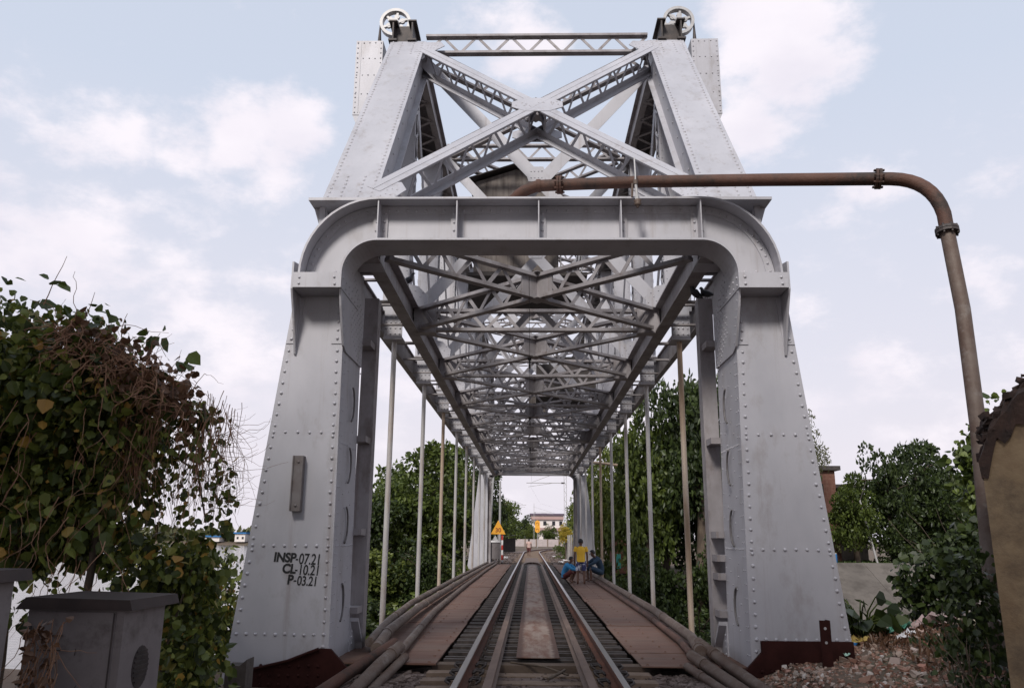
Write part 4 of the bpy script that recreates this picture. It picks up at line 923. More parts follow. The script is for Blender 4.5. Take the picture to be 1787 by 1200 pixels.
pb = scatter(5000, -5.0, 4.5, 52, 100, 0, lambda a, b_: -.27); pb = pb[np.abs(pb[:, 0]) > .95]; tag(rocks('far_ballast', pb, .06 + .10 * rg.random(len(pb)), STONES, 4, .8), 'ballast and litter strewn beside the far track', 'ballast', kind='stuff')
def rag(label, x, y, r_, m, seed, tall=.05):
    rg2 = np.random.default_rng(seed); z0 = hgt(x, y) + .04; N = 9; vs = []; t = rg2.random() * 3
    for i in range(N):
        for j in range(N):
            u, v = (i / (N - 1) - .5) * 2, (j / (N - 1) - .5) * 1.2; xx = x + r_ * (u * math.cos(t) - v * math.sin(t)) + rg2.normal() * r_ * .08; yy = y + r_ * (u * math.sin(t) + v * math.cos(t)) + rg2.normal() * r_ * .08
            vs.append((xx, yy, hgt(xx, yy) + .045 + tall * abs(rg2.normal()) * (1 - .6 * abs(u))))
    mb = MB(); mb.add(vs, [(i * N + j, (i + 1) * N + j, (i + 1) * N + j + 1, i * N + j + 1) for i in range(N - 1) for j in range(N - 1)], 0, True)
    o = mb.build('litter_rag', m); md = o.modifiers.new('thickness', 'SOLIDIFY'); md.thickness = .006; tag(o, label, 'litter', 'litter on the rubble heap')
rag('yellow plastic sheet scrap on the heap right of the leg', 4.25, 11.5, .24, mat('yellow_scrap', (.42, .28, .05), (.5, .38, .14), 9, .6), 1, .05)
rag('crumpled blue bag scrap below the yellow scrap', 3.95, 11.0, .16, BLUEP, 2, .05)
rag('green net scrap on top of the heap between the yellow scrap and the wall', 4.95, 11.6, .24, mat('green_scrap', (.03, .16, .10), (.1, .25, .18), 9, .7), 3, .07)
rag('pale mint foil scrap lying on the bricks near the steel post', 3.72, 10.5, .10, mat('mint_scrap', (.25, .42, .33), (.33, .5, .42), 9, .4), 4, .03)
rag('dusty pink sack scrap near the top of the heap', 5.3, 11.4, .28, mat('pink_scrap', (.33, .22, .21), (.42, .32, .30), 9, .8), 5, .09)
rag('grey sacking draped on the heap beside the wall', 5.9, 11.1, .36, mat('grey_scrap', (.24, .20, .19), (.34, .29, .27), 9, .85), 6, .12)
rag('cream cloth scrap folded on the heap left of the grey sacking', 5.5, 10.8, .18, mat('cream_scrap', (.45, .38, .26), (.52, .46, .36), 9, .85), 7, .08)
rag('small white plastic scrap in the rubble middle', 4.75, 11.0, .14, WHITEP, 8, .04)
p = scatter(2600, 4.2, 8, 9.2, 12.6, 0.02); d = rg.normal(size=p.shape) * .6 + np.array([0, 0, .9]); V, F = leaf_geo(p, d, .05 + .08 * rg.random(len(p)), rg, 'narrow'); tag(npmesh('withered_weeds', V, F, LEAF_DRY), 'withered brown weeds on the right-hand heap', 'weeds', kind='stuff')
p = scatter(900, 4.6, 6.2, 9.3, 10.6, 0.02); V, F = leaf_geo(p, rg.normal(size=p.shape) * .5 + np.array([0, 0, .9]), .05 + .07 * rg.random(len(p)), rg, 'narrow'); tag(npmesh('green_weeds', V, F, LEAF_DARK), 'green weeds low on the right-hand heap', 'weeds', kind='stuff')

# ---------------------------------------------------------------- vegetation
def curly(mb, p, d, L, r, seed, n=7, droop=.35, wig=.45):
    rr_ = random.Random(seed); pts = [Vector(p)]; d = Vector(d).normalized()
    for i in range(n):
        d = (d + Vector((rr_.gauss(0, wig), rr_.gauss(0, wig), rr_.gauss(0, wig) - droop * .4))).normalized(); pts.append(pts[-1] + d * L / n)
    mb.tube(pts, [r * (1 - .6 * i / n) for i in range(n + 1)], 4, smooth=False); return pts
def blob_leaves(blobs, seed, shape='heart'):
    rg2 = np.random.default_rng(seed); P_, D_, S_ = [], [], []
    for c, r_, n, ls in blobs:
        u = rg2.normal(size=(n, 3)); u /= np.linalg.norm(u, axis=1, keepdims=True); rad = rg2.random((n, 1)) ** .38
        lum = 1 + .18 * np.sin(4 * u[:, :1] + c[0] * 3) + .15 * np.sin(5 * u[:, 2:] + c[2] * 5)
        P_.append(np.array(c) + u * rad * np.array(r_) * lum); D_.append(u * .5 + rg2.normal(size=(n, 3)) * .5 + np.array([0, -.25, -.75])); S_.append(ls * (.38 + .95 * rg2.random(n) ** 1.6))
    return leaf_geo(np.concatenate(P_), np.concatenate(D_), np.concatenate(S_), rg2, shape)
VT = thing('vine_thicket', 'tall dark thicket smothered in creepers beside the grey cabinets at the left', 'thicket', (-4.0, 7.0, -.4))
o = Vector((-4.0, 7.0, -.4))
def rel(bl): return [((c[0] - o.x, c[1] - o.y, c[2] - o.z), r_, n, s_) for c, r_, n, s_ in bl]
BL = [((-5.3, 7.2, 2.62), (1.0, .8, .88), 2600, .11), ((-4.65, 7.0, 2.76), (.70, .6, .68), 2100, .11), ((-4.05, 7.0, 2.68), (.48, .5, .54), 1200, .10), ((-4.3, 7.1, 2.05), (.75, .6, .75), 1600, .10),
      ((-3.78, 7.0, 2.35), (.36, .42, .48), 330, .095), ((-3.62, 7.0, 1.75), (.36, .42, .46), 300, .095), ((-4.6, 7.0, 1.45), (.8, .5, .5), 800, .10), ((-5.4, 7.2, 1.7), (.8, .6, .8), 1500, .11),
      ((-3.45, 7.0, 2.62), (.30, .32, .18), 330, .085), ((-3.12, 7.05, 2.44), (.22, .25, .14), 170, .08), ((-2.98, 7.1, 2.25), (.10, .18, .22), 34, .07), ((-2.86, 7.15, 1.72), (.13, .2, .42), 120, .075),
      ((-3.10, 7.25, 1.15), (.30, .35, .36), 360, .085), ((-3.06, 7.35, .62), (.25, .35, .42), 440, .085), ((-3.45, 7.1, 1.15), (.42, .4, .28), 330, .09), ((-3.7, 7.0, .72), (.55, .4, .28), 200, .09),
      ((-4.4, 6.8, .9), (.5, .4, .25), 110, .09), ((-3.05, 7.2, .35), (.4, .35, .4), 480, .085), ((-3.06, 7.4, .05), (.22, .3, .4), 240, .085), ((-3.35, 6.9, 2.2), (.2, .25, .3), 90, .075)]
BL += [((-4.75, 7.6, 2.35), (.85, .35, .95), 1500, .15), ((-5.5, 7.7, 1.9), (.8, .35, 1.2), 1200, .15), ((-4.25, 7.5, 2.1), (.5, .3, .8), 700, .14), ((-4.7, 7.6, 1.35), (.8, .3, .35), 420, .14), ((-3.9, 7.4, 1.35), (.3, .3, .25), 160, .12), ((-3.2, 7.4, 1.0), (.4, .3, .3), 280, .11)]
V, F = blob_leaves(rel(BL), 21); npmesh('leaves', V, F, LEAF_VINE, VT)
mb = MB()
for i, (a, c) in enumerate([((-4.6, 7.1, -.5), (-4.5, 7.1, 2.7)), ((-4.0, 7.1, -.5), (-3.9, 7.05, 2.6)), ((-3.9, 7.05, 2.5), (-3.05, 7.05, 2.45)), ((-3.3, 7.1, 2.62), (-2.86, 7.1, 2.05)), ((-3.05, 7.05, 2.55), (-2.95, 7.1, 1.5)),
                             ((-3.7, 7.0, 2.25), (-3.05, 7.0, 1.95)), ((-3.5, 7.0, 1.98), (-3.3, 7.0, 2.22)), ((-5.2, 7.2, -.5), (-5.3, 7.2, 2.6)), ((-3.4, 7.2, -.5), (-3.0, 7.2, 1.4)), ((-3.55, 7.0, 1.70), (-3.32, 7.0, 1.83))]):
    a, c = Vector(a) - o, Vector(c) - o; md = a.lerp(c, .5) + Vector((rnd.uniform(-.1, .1), 0, rnd.uniform(-.05, .12))); r_ = .045 if i in (0, 1, 7) else .016
    mb.tube([a, a.lerp(md, .5) + Vector((rnd.uniform(-.03, .03), 0, rnd.uniform(-.03, .03))), md, c], [r_, r_ * .9, r_ * .75, r_ * .4], 7)
mb.build('branch', BARK, VT)
mb = MB()
for i in range(300):                                                  # withered tangle over the crown
    t = rnd.random(); c = Vector((-4.25 + 1.2 * t, 6.62 + rnd.uniform(-.1, .35), 3.12 - .60 * t ** 1.5 + rnd.uniform(-.22, .12)))
    curly(mb, c - o, (rnd.uniform(-1, 1), rnd.uniform(-.6, .3), rnd.uniform(-1, .4)), rnd.uniform(.2, .6), rnd.uniform(.003, .006), i, 8)
for i in range(230):                                                  # strings hanging through the gap
    c = Vector((rnd.uniform(-3.75, -2.75), 7 + rnd.uniform(-.2, .25), rnd.uniform(2.1, 2.65)))
    curly(mb, c - o, (rnd.uniform(-.2, .2), 0, -1), rnd.uniform(.4, 1.0), rnd.uniform(.002, .004), 1000 + i, 9, .7, .22)
for i in range(60):
    c = Vector((rnd.uniform(-2.98, -2.78), 7.1 + rnd.uniform(-.1, .1), rnd.uniform(1.6, 2.45)))
    curly(mb, c - o, (1, rnd.uniform(-.4, .4), rnd.uniform(-.2, .5)), rnd.uniform(.2, .62), rnd.uniform(.0018, .0035), 2000 + i, 7, .0, .3)
for i in range(80):
    c = Vector((rnd.uniform(-5.3, -3.4), 6.45 + rnd.uniform(-.1, .3), rnd.uniform(.9, 2.6)))
    curly(mb, c - o, (rnd.uniform(-.6, .6), -.2, -1), rnd.uniform(.3, .9), rnd.uniform(.002, .004), 3000 + i, 8, .5, .3)
mb.build('dry_stems', TWIG, VT)
hang = []
for i in range(46):                                                   # leaves strung along hanging shoots
    x, y, z = rnd.uniform(-3.7, -2.8), 7.05 + rnd.uniform(-.2, .2), rnd.uniform(2.0, 2.6)
    for k in range(rnd.randint(4, 11)): hang.append(((x + rnd.uniform(-.03, .03), y, z - .085 * k), (.03, .03, .03), 1, .075))
V, F = blob_leaves(rel(hang), 22); npmesh('hanging_leaves', V, F, LEAF_VINE, VT)
rg5 = np.random.default_rng(5); n = 520; t_ = rg5.random(n); p = np.stack([-4.25 + 1.25 * t_, 6.62 + .3 * rg5.random(n), 3.06 - .60 * t_ ** 1.5 + rg5.normal(size=n) * .13], 1) - np.array(o)
V, F = leaf_geo(p, rg5.normal(size=(n, 3)) + np.array([0, 0, -.6]), .04 + .05 * rg5.random(n), rg5, 'heart'); npmesh('withered_leaves', V, F, LEAF_DRY, VT)
bl = [((-5.0 + .35 * i + rnd.uniform(-.1, .1), 6.75 + rnd.uniform(0, .3), 3.42 - .02 * i * i + rnd.uniform(-.05, .12)), (.10, .1, .08), 5, .12) for i in range(6)]
bl += [((-4.75, 6.6, 3.55), (.1, .1, .08), 6, .12), ((-4.36, 6.7, 3.6), (.04, .04, .05), 4, .11)]
V, F = blob_leaves(rel(bl), 23); npmesh('crown_leaves', V, F, LEAF_MID, VT)
mb = MB()
for a, c in (((-4.5, 6.8, 3.4), (-4.32, 6.75, 3.85)), ((-4.15, 6.8, 3.2), (-4.0, 6.75, 3.5)), ((-3.75, 6.8, 3.1), (-3.72, 6.75, 3.32))): curly(mb, Vector(a) - o, Vector(c) - Vector(a), (Vector(c) - Vector(a)).length, .005, hash(a) % 97, 5, 0, .1)
mb.build('shoot', TWIG, VT)

# dry creeper hanging between the cabinets
t = thing('creeper', 'reddish withered creeper hanging down between the two grey cabinets', 'creeper', (-2.95, 4.95, -.3)); mb = MB()
oo = Vector((-2.95, 4.95, -.3))
for i in range(60): curly(mb, (rnd.uniform(-.12, .06), rnd.uniform(-.1, .1), rnd.uniform(.6, 1.2)), (0, -.1, -1), rnd.uniform(.3, .7), .003, 4000 + i, 7, .4, .3)
mb.build('stem', TWIG, t)
rg6 = np.random.default_rng(6); p = np.stack([rg6.normal(size=260) * .06 - .03, rg6.normal(size=260) * .05 - .05, .2 + 1.0 * rg6.random(260)], 1); V, F = leaf_geo(p, rg6.normal(size=(260, 3)) + np.array([0, -.3, -1]), .03 + .04 * rg6.random(260), rg6, 'heart'); npmesh('leaves', V, F, LEAF_DRY, t)
# creeper bush by the foot of the left leg
t = thing('creeper_bush', 'low leafy creeper bush between the grey cabinet and the left leg base', 'bush', (-3.1, 9.0, -.5)); oo = Vector((-3.1, 9.0, -.5))
bl = [((-4.05, 9.4, .40), (.36, .5, .55), 650, .10), ((-3.85, 8.9, -.02), (.34, .4, .38), 480, .09), ((-4.25, 9.7, .95), (.28, .3, .35), 240, .09), ((-3.45, 8.3, -.08), (.22, .3, .24), 200, .08)]
V, F = blob_leaves([((c[0] - oo.x, c[1] - oo.y, c[2] - oo.z), r_, n, s_) for c, r_, n, s_ in bl], 31); npmesh('leaves', V, F, LEAF_VINE, t)
mb = MB()
for i in range(50): curly(mb, (rnd.uniform(-1.1, -.6), rnd.uniform(-.3, .3), rnd.uniform(.2, .9)), (rnd.uniform(-.6, .3), -.3, rnd.uniform(-.3, 1)), rnd.uniform(.25, .6), .0035, 5000 + i, 7, .1, .3)
mb.build('stem', TWIG, t)

# unit crowns shared by the trees
UC = {}
def crown(kind, parent, m):
    key = (kind, m.name)
    if key not in UC:
        a = {0: dict(seed=1, nclump=100, per=105, leaf=.085, clump=.27), 1: dict(seed=2, nclump=75, per=125, leaf=.08, clump=.33), 2: dict(seed=3, nclump=125, per=80, leaf=.09, clump=.23),
             3: dict(seed=4, nclump=60, per=95, leaf=.06, clump=.24, shape='narrow', hang=.8), 4: dict(seed=5, nclump=95, per=80, leaf=.10, clump=.26, floor=-.95)}[kind]
        UC[key] = crown_mesh('crown', rad=(1, 1, 1), material=m, parent=parent, **a); return UC[key]
    c = UC[key].copy(); COL.objects.link(c); c.parent = parent; return c
def tree(name, label, cat, x, y, gz, cz, r_, kind, m, rz=0, group=None, trunk=True, tr=.22):
    t = thing(name, label, cat, (x, y, gz), group)
    c = crown(kind, t, m); c.location = (0, 0, cz - gz); c.scale = r_; c.rotation_euler = (0, 0, rz)
    trunk_mb(max(cz - gz + r_[2] * .5, .8), tr, int(abs(x * 13 + y * 7)), max(r_[:2]) * .75).build('trunk' if trunk else 'stem', BARK, t)
    return t
G1, G2, G3, G4 = 'trees on the far bank left of the bridge', 'trees on the far bank right of the bridge', 'bushes on the canal slope', 'trees along the line beyond the bridge'
tree('broadleaf_tree', 'tall rounded green tree rising highest behind the left hanging rods', 'tree', -7.3, 55, -.4, 3.0, (4.2, 3.4, 4.5), 0, LEAF_MID, .3, G1)
tree('broadleaf_tree', 'dark spreading tree next to the left portal leg on the far bank', 'tree', -11.3, 52, -1, 1.7, (3.6, 3, 3.4), 1, LEAF_DARK, 1.2, G1)
tree('broadleaf_tree', 'dark tree mostly hidden behind the left portal leg', 'tree', -14.6, 57, -.4, 1.9, (3.2, 3, 3.2), 2, LEAF_DARK, 2.0, G1)
tree('broadleaf_tree', 'dark tree filling in behind the first left hanging rod', 'tree', -10.2, 60, -.4, 2.2, (3.8, 3, 3.6), 2, LEAF_MID, 5.0, G1)
tree('broadleaf_tree', 'slender pale green tree close to the left foot of the far portal', 'tree', -5.6, 60, -.4, 2.9, (1.9, 2.3, 3.6), 2, LEAF_LIGHT, .7, G1)
tree('bush', 'pale green bush on the slope behind the second left hanging rod', 'bush', -9.2, 47.2, -3, -1.0, (2.9, 2, 2.4), 4, LEAF_LIGHT, .5, G3, False, .1)
tree('bush', 'dark bush on the slope behind the fourth left hanging rod', 'bush', -6.3, 47.6, -3, -1.2, (2.5, 1.9, 2.3), 4, LEAF_DARK, 1.4, G3, False, .1)
tree('bush', 'small light bush on the slope at the left foot of the far portal', 'bush', -4.7, 48.6, -3, -1.7, (1.3, 1.4, 1.9), 4, LEAF_LIGHT, 2.2, G3, False, .1)
tree('bush', 'low dark bush at the water behind the first left hanging rod', 'bush', -10.6, 44.4, -5.4, -3.6, (3.2, 2, 2.3), 4, LEAF_DARK, 2.9, G3, False, .1)
tree('bush', 'low green bush at the water behind the third left hanging rod', 'bush', -6.8, 44.6, -5.4, -3.7, (2.9, 1.9, 2.1), 4, LEAF_MID, 3.6, G3, False, .1)
tree('bush', 'dark bush on the slope just left of the first hanging rod', 'bush', -12.8, 47, -3, -1.2, (2.6, 2, 2.6), 4, LEAF_MID, 4.4, G3, False, .1)
tree('broadleaf_tree', 'tallest dark tree right of the bridge reaching up past the first right hanging rod', 'tree', 9.6, 46.5, -3, 6.4, (3.3, 3.1, 6.2), 1, LEAF_DARK, .4, G2, tr=.32)
tree('broadleaf_tree', 'leafy mid green tree behind the second right hanging rod', 'tree', 6.9, 48, -2.5, 3.6, (2.3, 2.4, 5.4), 2, LEAF_MID, 1.1, G2)
tree('broadleaf_tree', 'light green tree just right of the far portal', 'tree', 5.6, 56, -.4, 3.6, (2.0, 2.4, 4.4), 0, LEAF_LIGHT, 1.9, G2)
tree('broadleaf_tree', 'dark tree partly covered by the right portal leg', 'tree', 13.0, 49, -1.5, 4.2, (2.8, 2.8, 4.8), 0, LEAF_DARK, 2.6, G2)
tree('broadleaf_tree', 'dark tree filling the gap low behind the first and second right rods', 'tree', 8.2, 50.5, -1, 2.6, (2.7, 2.2, 4.2), 4, LEAF_DARK, 3.3, G2)
tree('broadleaf_tree', 'dark tree behind the tallest tree right of the bridge', 'tree', 10.8, 53, -.4, 4.6, (3.6, 2.8, 5.2), 1, LEAF_DARK, 5.0, G2)
tree('bush', 'dark bush on the slope behind the third right hanging rod', 'bush', 6.9, 45.4, -4, -2.2, (2.4, 1.8, 2.9), 4, LEAF_DARK, .9, G3, False, .1)
tree('bush', 'dark bush on the slope behind the first right hanging rod', 'bush', 10.4, 45.2, -4, -1.6, (2.6, 1.9, 3.2), 4, LEAF_DARK, 1.7, G3, False, .1)
tree('bush', 'green bush at the right foot of the far portal', 'bush', 5.3, 47.6, -3.5, -2.0, (1.5, 1.5, 2.0), 4, LEAF_MID, 2.5, G3, False, .1)
tree('bush', 'low dark bush at the water under the first right hanging rod', 'bush', 8.7, 43.9, -5.6, -4.1, (3.2, 1.6, 1.9), 4, LEAF_DARK, 3.1, G3, False, .1)
tree('bush', 'dark bush on the slope beside the right portal leg', 'bush', 13.4, 45.6, -4.5, -2.3, (2.2, 1.8, 2.6), 4, LEAF_DARK, 3.9, G3, False, .1)
tree('feathery_tree', 'thin feathery tree with drooping twigs seen past the right leg', 'tree', 20.6, 63, -.4, 7.6, (2.8, 2.4, 5.4), 3, LEAF_OLIVE, .3, G2)
tree('broadleaf_tree', 'pale small tree in front of the ruined brick building', 'tree', 24.6, 62.8, -.4, 2.9, (2.9, 2.0, 3.1), 2, LEAF_MID, 1.3, G2)
tree('broadleaf_tree', 'dark tree right of the brick building', 'tree', 31.4, 66.5, -.4, 4.8, (4.0, 2.8, 4.6), 0, LEAF_DARK, 1.9, G2)
tree('broadleaf_tree', 'broad dark tree left of the rusty standpipe', 'tree', 36.5, 71, -.4, 4.3, (4.2, 3.4, 4.7), 1, LEAF_DARK, 2.8, G2)
tree('broadleaf_tree', 'dense dark tree between the pale small tree and the broad dark tree', 'tree', 28.0, 64.5, -.4, 4.2, (3.0, 2.4, 4.4), 4, LEAF_DARK, .8, G2)
tree('broadleaf_tree', 'tall dense tree just right of the right portal leg beside the feathery tree', 'tree', 19.3, 61.5, -.4, 5.6, (2.4, 2.4, 5.2), 2, LEAF_DARK, 1.8, G2)
tree('broadleaf_tree', 'tree filling the right end of the far bank behind the standpipe', 'tree', 41.5, 70, -.4, 4.2, (4.2, 3.4, 4.8), 0, LEAF_MID, 2.2, G2)
tree('bush', 'leafy bush spilling over the top of the concrete slope', 'bush', 29.5, 59.6, -.6, -.3, (2.6, 1.4, 1.6), 4, LEAF_MID, 3.0, None, False, .08)
tree('bush', 'wide bush on the concrete slope left of the creeper bush', 'bush', 33.6, 58.2, -1.5, -1.0, (2.6, 1.5, 1.8), 4, LEAF_DARK, 4.0, None, False, .08)
tree('bush', 'rounded dark bush at the back of the grassy bank', 'bush', 28.2, 63.5, -.4, .7, (2.6, 1.6, 1.9), 4, LEAF_DARK, .6, None, False, .1)
tree('bush', 'olive bush at the foot of the brick building', 'bush', 21.2, 63.2, -.4, .9, (2.2, 1.4, 2.2), 4, LEAF_OLIVE, 1.6, None, False, .1)
tree('bush', 'dark spreading bush on the bank behind the creeper bush', 'bush', 33.5, 64.5, -.4, .9, (3.4, 1.8, 2.2), 4, LEAF_DARK, 2.3, None, False, .1)
for a in [('tree standing left of the white house at the end of the line', -8.0, 190, 4.2, (4.5, 4, 4.8), 1, LEAF_MID, .7), ('tree overlapping the left corner of the white house', -1.2, 226, 3.4, (3.4, 3, 3.8), 2, LEAF_DARK, 1.7), ('dark tall tree on the left past the triangular sign', -5.6, 92, 4.6, (3.0, 3, 4.8), 0, LEAF_DARK, .2), ('mid green tree beyond the dark tall tree on the left of the line', -4.6, 114, 4.0, (2.8, 3, 3.8), 1, LEAF_MID, 1),
          ('lower tree at the left of the bend', -4.6, 140, 3.4, (3.6, 3, 3.6), 2, LEAF_MID, 2), ('light tree right behind the right far portal leg', 6.4, 84, 4.1, (2.6, 2.6, 4.2), 2, LEAF_LIGHT, 1.5),
          ('dark tree leaning over the right side of the line', 7.2, 104, 4.0, (3.2, 3, 4.4), 0, LEAF_MID, 2.6), ('tree at the right inside of the bend', 13.5, 136, 3.6, (3.6, 3, 4.2), 1, LEAF_DARK, 3.6), ('high tree beyond the left far portal leg', -6.8, 76, 4.4, (2.6, 2.6, 4.4), 2, LEAF_DARK, 3)]:
    tree('broadleaf_tree', a[0], 'tree', a[1], a[2], -.4, a[3], a[4], a[5], a[6], a[7], G4)
tree('bush', 'dark bush beside the tin-roofed shed', 'bush', -4.6, 90, -.4, .9, (1.5, 1.5, 1.9), 4, LEAF_DARK, .5, None, False, .08)
for k in range(6):
    tree('bush', 'hedge bush behind the concrete panel wall at the bend', 'bush', -4 + 4.4 * k, 214 + k, -.4, 2.2, (2.8, 2, 2.9), 4, LEAF_LIGHT if k % 2 else LEAF_MID, k, 'hedge behind the panel wall', False, .1)
tree('bush', 'yellow-leaved plant above the rusty sheet fence', 'bush', 2.75, 66.2, -.4, 1.75, (.62, .5, .85), 4, LEAF_YEL, 0, None, False, .05)
tree('bush', 'green weeds bush in front of the rusty sheet fence', 'bush', 3.1, 69.5, -.4, .3, (.5, 1.2, 1.1), 4, LEAF_MID, 1, None, False, .05)

for lab, x, y, cz, r_, k_ in (('unseen tree added behind the viewpoint left of the track to shade the foreground', -9.0, -4.0, 10.0, (5.2, 4.6, 5.4), 0), ('unseen tree added over the track behind the viewpoint to shade the lower legs', -2.6, -5.5, 11.2, (5.2, 4.6, 5.4), 1), ('unseen tree added behind the viewpoint right of the track to shade the foreground', 6.4, -6.0, 10.0, (5.2, 4.6, 5.0), 4)):
    tree('broadleaf_tree', lab, 'tree', x, y, -.4, cz, r_, k_, LEAF_DARK, k_, 'unseen shade trees added behind the viewpoint', tr=.4)  # out-of-view crowns added to keep sun off the foreground and lower legs
def near_bush(label, name, loc, bl, m, seed, shape='heart', stems=25):
    t = thing(name, label, 'bush', loc); oo = Vector(loc); V, F = blob_leaves([((c[0] - oo.x, c[1] - oo.y, c[2] - oo.z), r_, n, s_) for c, r_, n, s_ in bl], seed, shape); npmesh('leaves', V, F, m, t)
    mb = MB()
    for i in range(stems):
        c = bl[i % len(bl)][0]; curly(mb, (rnd.uniform(-.3, .3), rnd.uniform(-.2, .2), 0), Vector(c) - oo + Vector((rnd.uniform(-.6, .6), 0, 0)), (Vector(c) - oo).length * .8, .008, seed * 100 + i, 7, 0, .15)
    mb.build('stem', BARK, t)
near_bush('dense dark creeper bush between the rubble heap and the ochre wall', 'creeper_bush', (6.2, 12.4, -.4), [((6.15, 12.4, .75), (.75, .5, .70), 1500, .12), ((6.75, 12.3, .5), (.6, .5, .8), 1300, .12), ((5.72, 12.5, .75), (.36, .4, .42), 420, .11), ((6.3, 12.5, 1.3), (.5, .4, .35), 420, .12), ((6.75, 12.4, 1.35), (.5, .5, .45), 700, .12), ((5.5, 12.4, .3), (.22, .3, .4), 80, .09), ((5.5, 12.2, -.1), (.6, .3, .2), 380, .11), ((6.4, 12.2, -.1), (.8, .3, .3), 600, .12)], LEAF_DARK, 41)
near_bush('yellow-green creeper climbing behind the rusty standpipe beside the wall', 'climbing_creeper', (7.2, 13.2, -.3), [((7.15, 13.2, 2.3), (.36, .4, .95), 560, .14), ((7.0, 13.2, 2.8), (.22, .3, .4), 130, .14), ((7.6, 13.2, 2.5), (.4, .5, 1.2), 700, .14), ((7.2, 13.3, 1.4), (.45, .5, .6), 420, .14)], LEAF_MID, 42)
near_bush('dark creeper bush on the bank edge just behind the outer side of the left leg', 'creeper_bush', (-5.0, 12.6, -.9), [((-5.0, 12.6, .25), (.75, .5, 1.05), 1500, .11), ((-5.7, 12.7, .45), (.7, .5, 1.1), 1100, .11), ((-4.5, 12.5, -.2), (.5, .4, .7), 600, .10), ((-5.2, 12.5, -.5), (1.0, .5, .5), 900, .11)], LEAF_VINE, 44)
near_bush('small dark creeper covering the foot of the rusty standpipe at the wall corner', 'creeper_bush', (4.15, 8.0, -.2), [((4.08, 8.0, 1.1), (.26, .2, .30), 260, .08), ((4.12, 8.0, .75), (.30, .22, .35), 330, .08), ((4.1, 8.05, .3), (.34, .25, .4), 330, .08), ((3.85, 8.05, .6), (.18, .2, .35), 110, .075)], LEAF_DARK, 43)
t = thing('broad_leaf_plant', 'plant with large paddle leaves at the right foot of the right leg', 'plant', (4.45, 11.7, hgt(4.45, 11.7))); rg7 = np.random.default_rng(8); mb = MB(); P_, D_ = [], []
for i in range(52):
    a = rg7.random() * 6.28; r_ = .1 + .5 * rg7.random(); h = .12 + .5 * rg7.random(); e = Vector((r_ * math.cos(a), r_ * .7 * math.sin(a), h)); mb.tube([(0, 0, -.1), e * .5 + Vector((0, 0, .1)), e], [.016, .012, .008], 5); P_.append(tuple(e)); D_.append((math.cos(a) * .8, math.sin(a) * .8 - .3, -.25))
V, F = leaf_geo(np.array(P_), np.array(D_), .20 + .16 * rg7.random(len(P_)), rg7, 'heart'); npmesh('leaves', V, F, LEAF_DARK, t); mb.build('stem', LEAF_MID, t)
p = np.stack([13 + 34 * rg.random(9000), 59.8 + 9 * rg.random(9000), np.full(9000, -.4)], 1); V, F = leaf_geo(p, rg.normal(size=p.shape) * .4 + np.array([0, 0, 1]), .15 + .3 * rg.random(9000), rg, 'narrow'); tag(npmesh('bank_grass', V, F, GRASSM), 'green grass along the top of the far bank', 'grass', kind='stuff')
p = scatter(7000, -15, 14, 45.5, 53, .05); p = p[(np.abs(p[:, 0]) > 3.2)]; V, F = leaf_geo(p, rg.normal(size=p.shape) * .6 + np.array([0, 0, .8]), .25 + .35 * rg.random(len(p)), rg); tag(npmesh('slope_undergrowth', V, F, LEAF_DARK), 'low undergrowth covering the canal slopes', 'undergrowth', kind='stuff')
# far bank of the river: a low line of trees
p = np.stack([-900 + 850 * rg.random(9000), 640 + 40 * rg.random(9000), -2 + 7 * rg.random(9000) ** 1.5], 1); V, F = leaf_geo(p, rg.normal(size=p.shape), 4 + 4 * rg.random(9000), rg); tag(npmesh('far_bank_wood', V, F, LEAF_OLIVE), 'far line of trees across the river', 'wood', kind='stuff')
for x, w_, h, c in ((-208, 14, 3.6, 'long pale riverside building with blue roof across the water'), (-226, 8, 6, 'taller white riverside block across the water'), (-250, 16, 3.4, 'low cream riverside shed across the water')):
    t = thing('riverside_building', c, 'building', (x, 632, -2.5), 'buildings across the river'); mb = MB(); mb.box((-w_ / 2, 0, 0), (w_ / 2, 12, h)); mb.build('wall', WHITEW, t)
    mb = MB(); mb.box((-w_ / 2 - 1, -1, h), (w_ / 2 + 1, 13, h + 1.2)); mb.build('roof', BLUEP, t)
    for i in range(int(w_ / 4)):
        for z in range(2, int(h) - 1, 4): mb = MB(); mb.box((-w_ / 2 + 1.5 + 4 * i, -.1, z), (-w_ / 2 + 3 + 4 * i, -.02, z + 1.8)); mb.build('window', WINM, t)

# ---------------------------------------------------------------- things beyond the bridge
t = thing('brick_building', 'ruined red brick building half hidden by trees on the far bank', 'building', (22.3, 66, -.4)); mb = MB()
mb.box((-3, 0, 0), (2.3, 7, 7.4)); 
for z in range(1, 24): mb.box((-3.01, -.012, .3 * z), (2.31, -.001, .3 * z + .02))
mb.build('wall', BRICK, t); mb = MB(); mb.box((-3.3, -.3, 7.4), (2.7, 7.3, 7.75)); mb.box((2.3, 3, 6.2), (6, 7, 6.5)); mb.build('roof', WOODD, t); mb = MB(); mb.box((2.31, 3.4, 0), (5.8, 6.6, 6.2)); mb.build('shed_wall', WOODD, t)
for z in (2.2, 4.8): mb = MB(); mb.box((.2, -.03, z), (1.3, -.013, z + 1.5)); mb.build('window', WINM, t)
t = thing('drum', 'blue plastic drum on the far bank beside the right leg', 'drum', (22.1, 60.9, -.35)); mb = MB(); mb.tube([(0, 0, 0), (0, 0, .1), (0, 0, .4), (0, 0, .45), (0, 0, .8), (0, 0, .86)], [.22, .24, .24, .25, .24, .21], 14); mb.build('barrel', BLUEP, t); mb = MB(); mb.tube([(0, 0, .86), (0, 0, .9)], .22, 14); mb.build('lid', WHITEP, t)
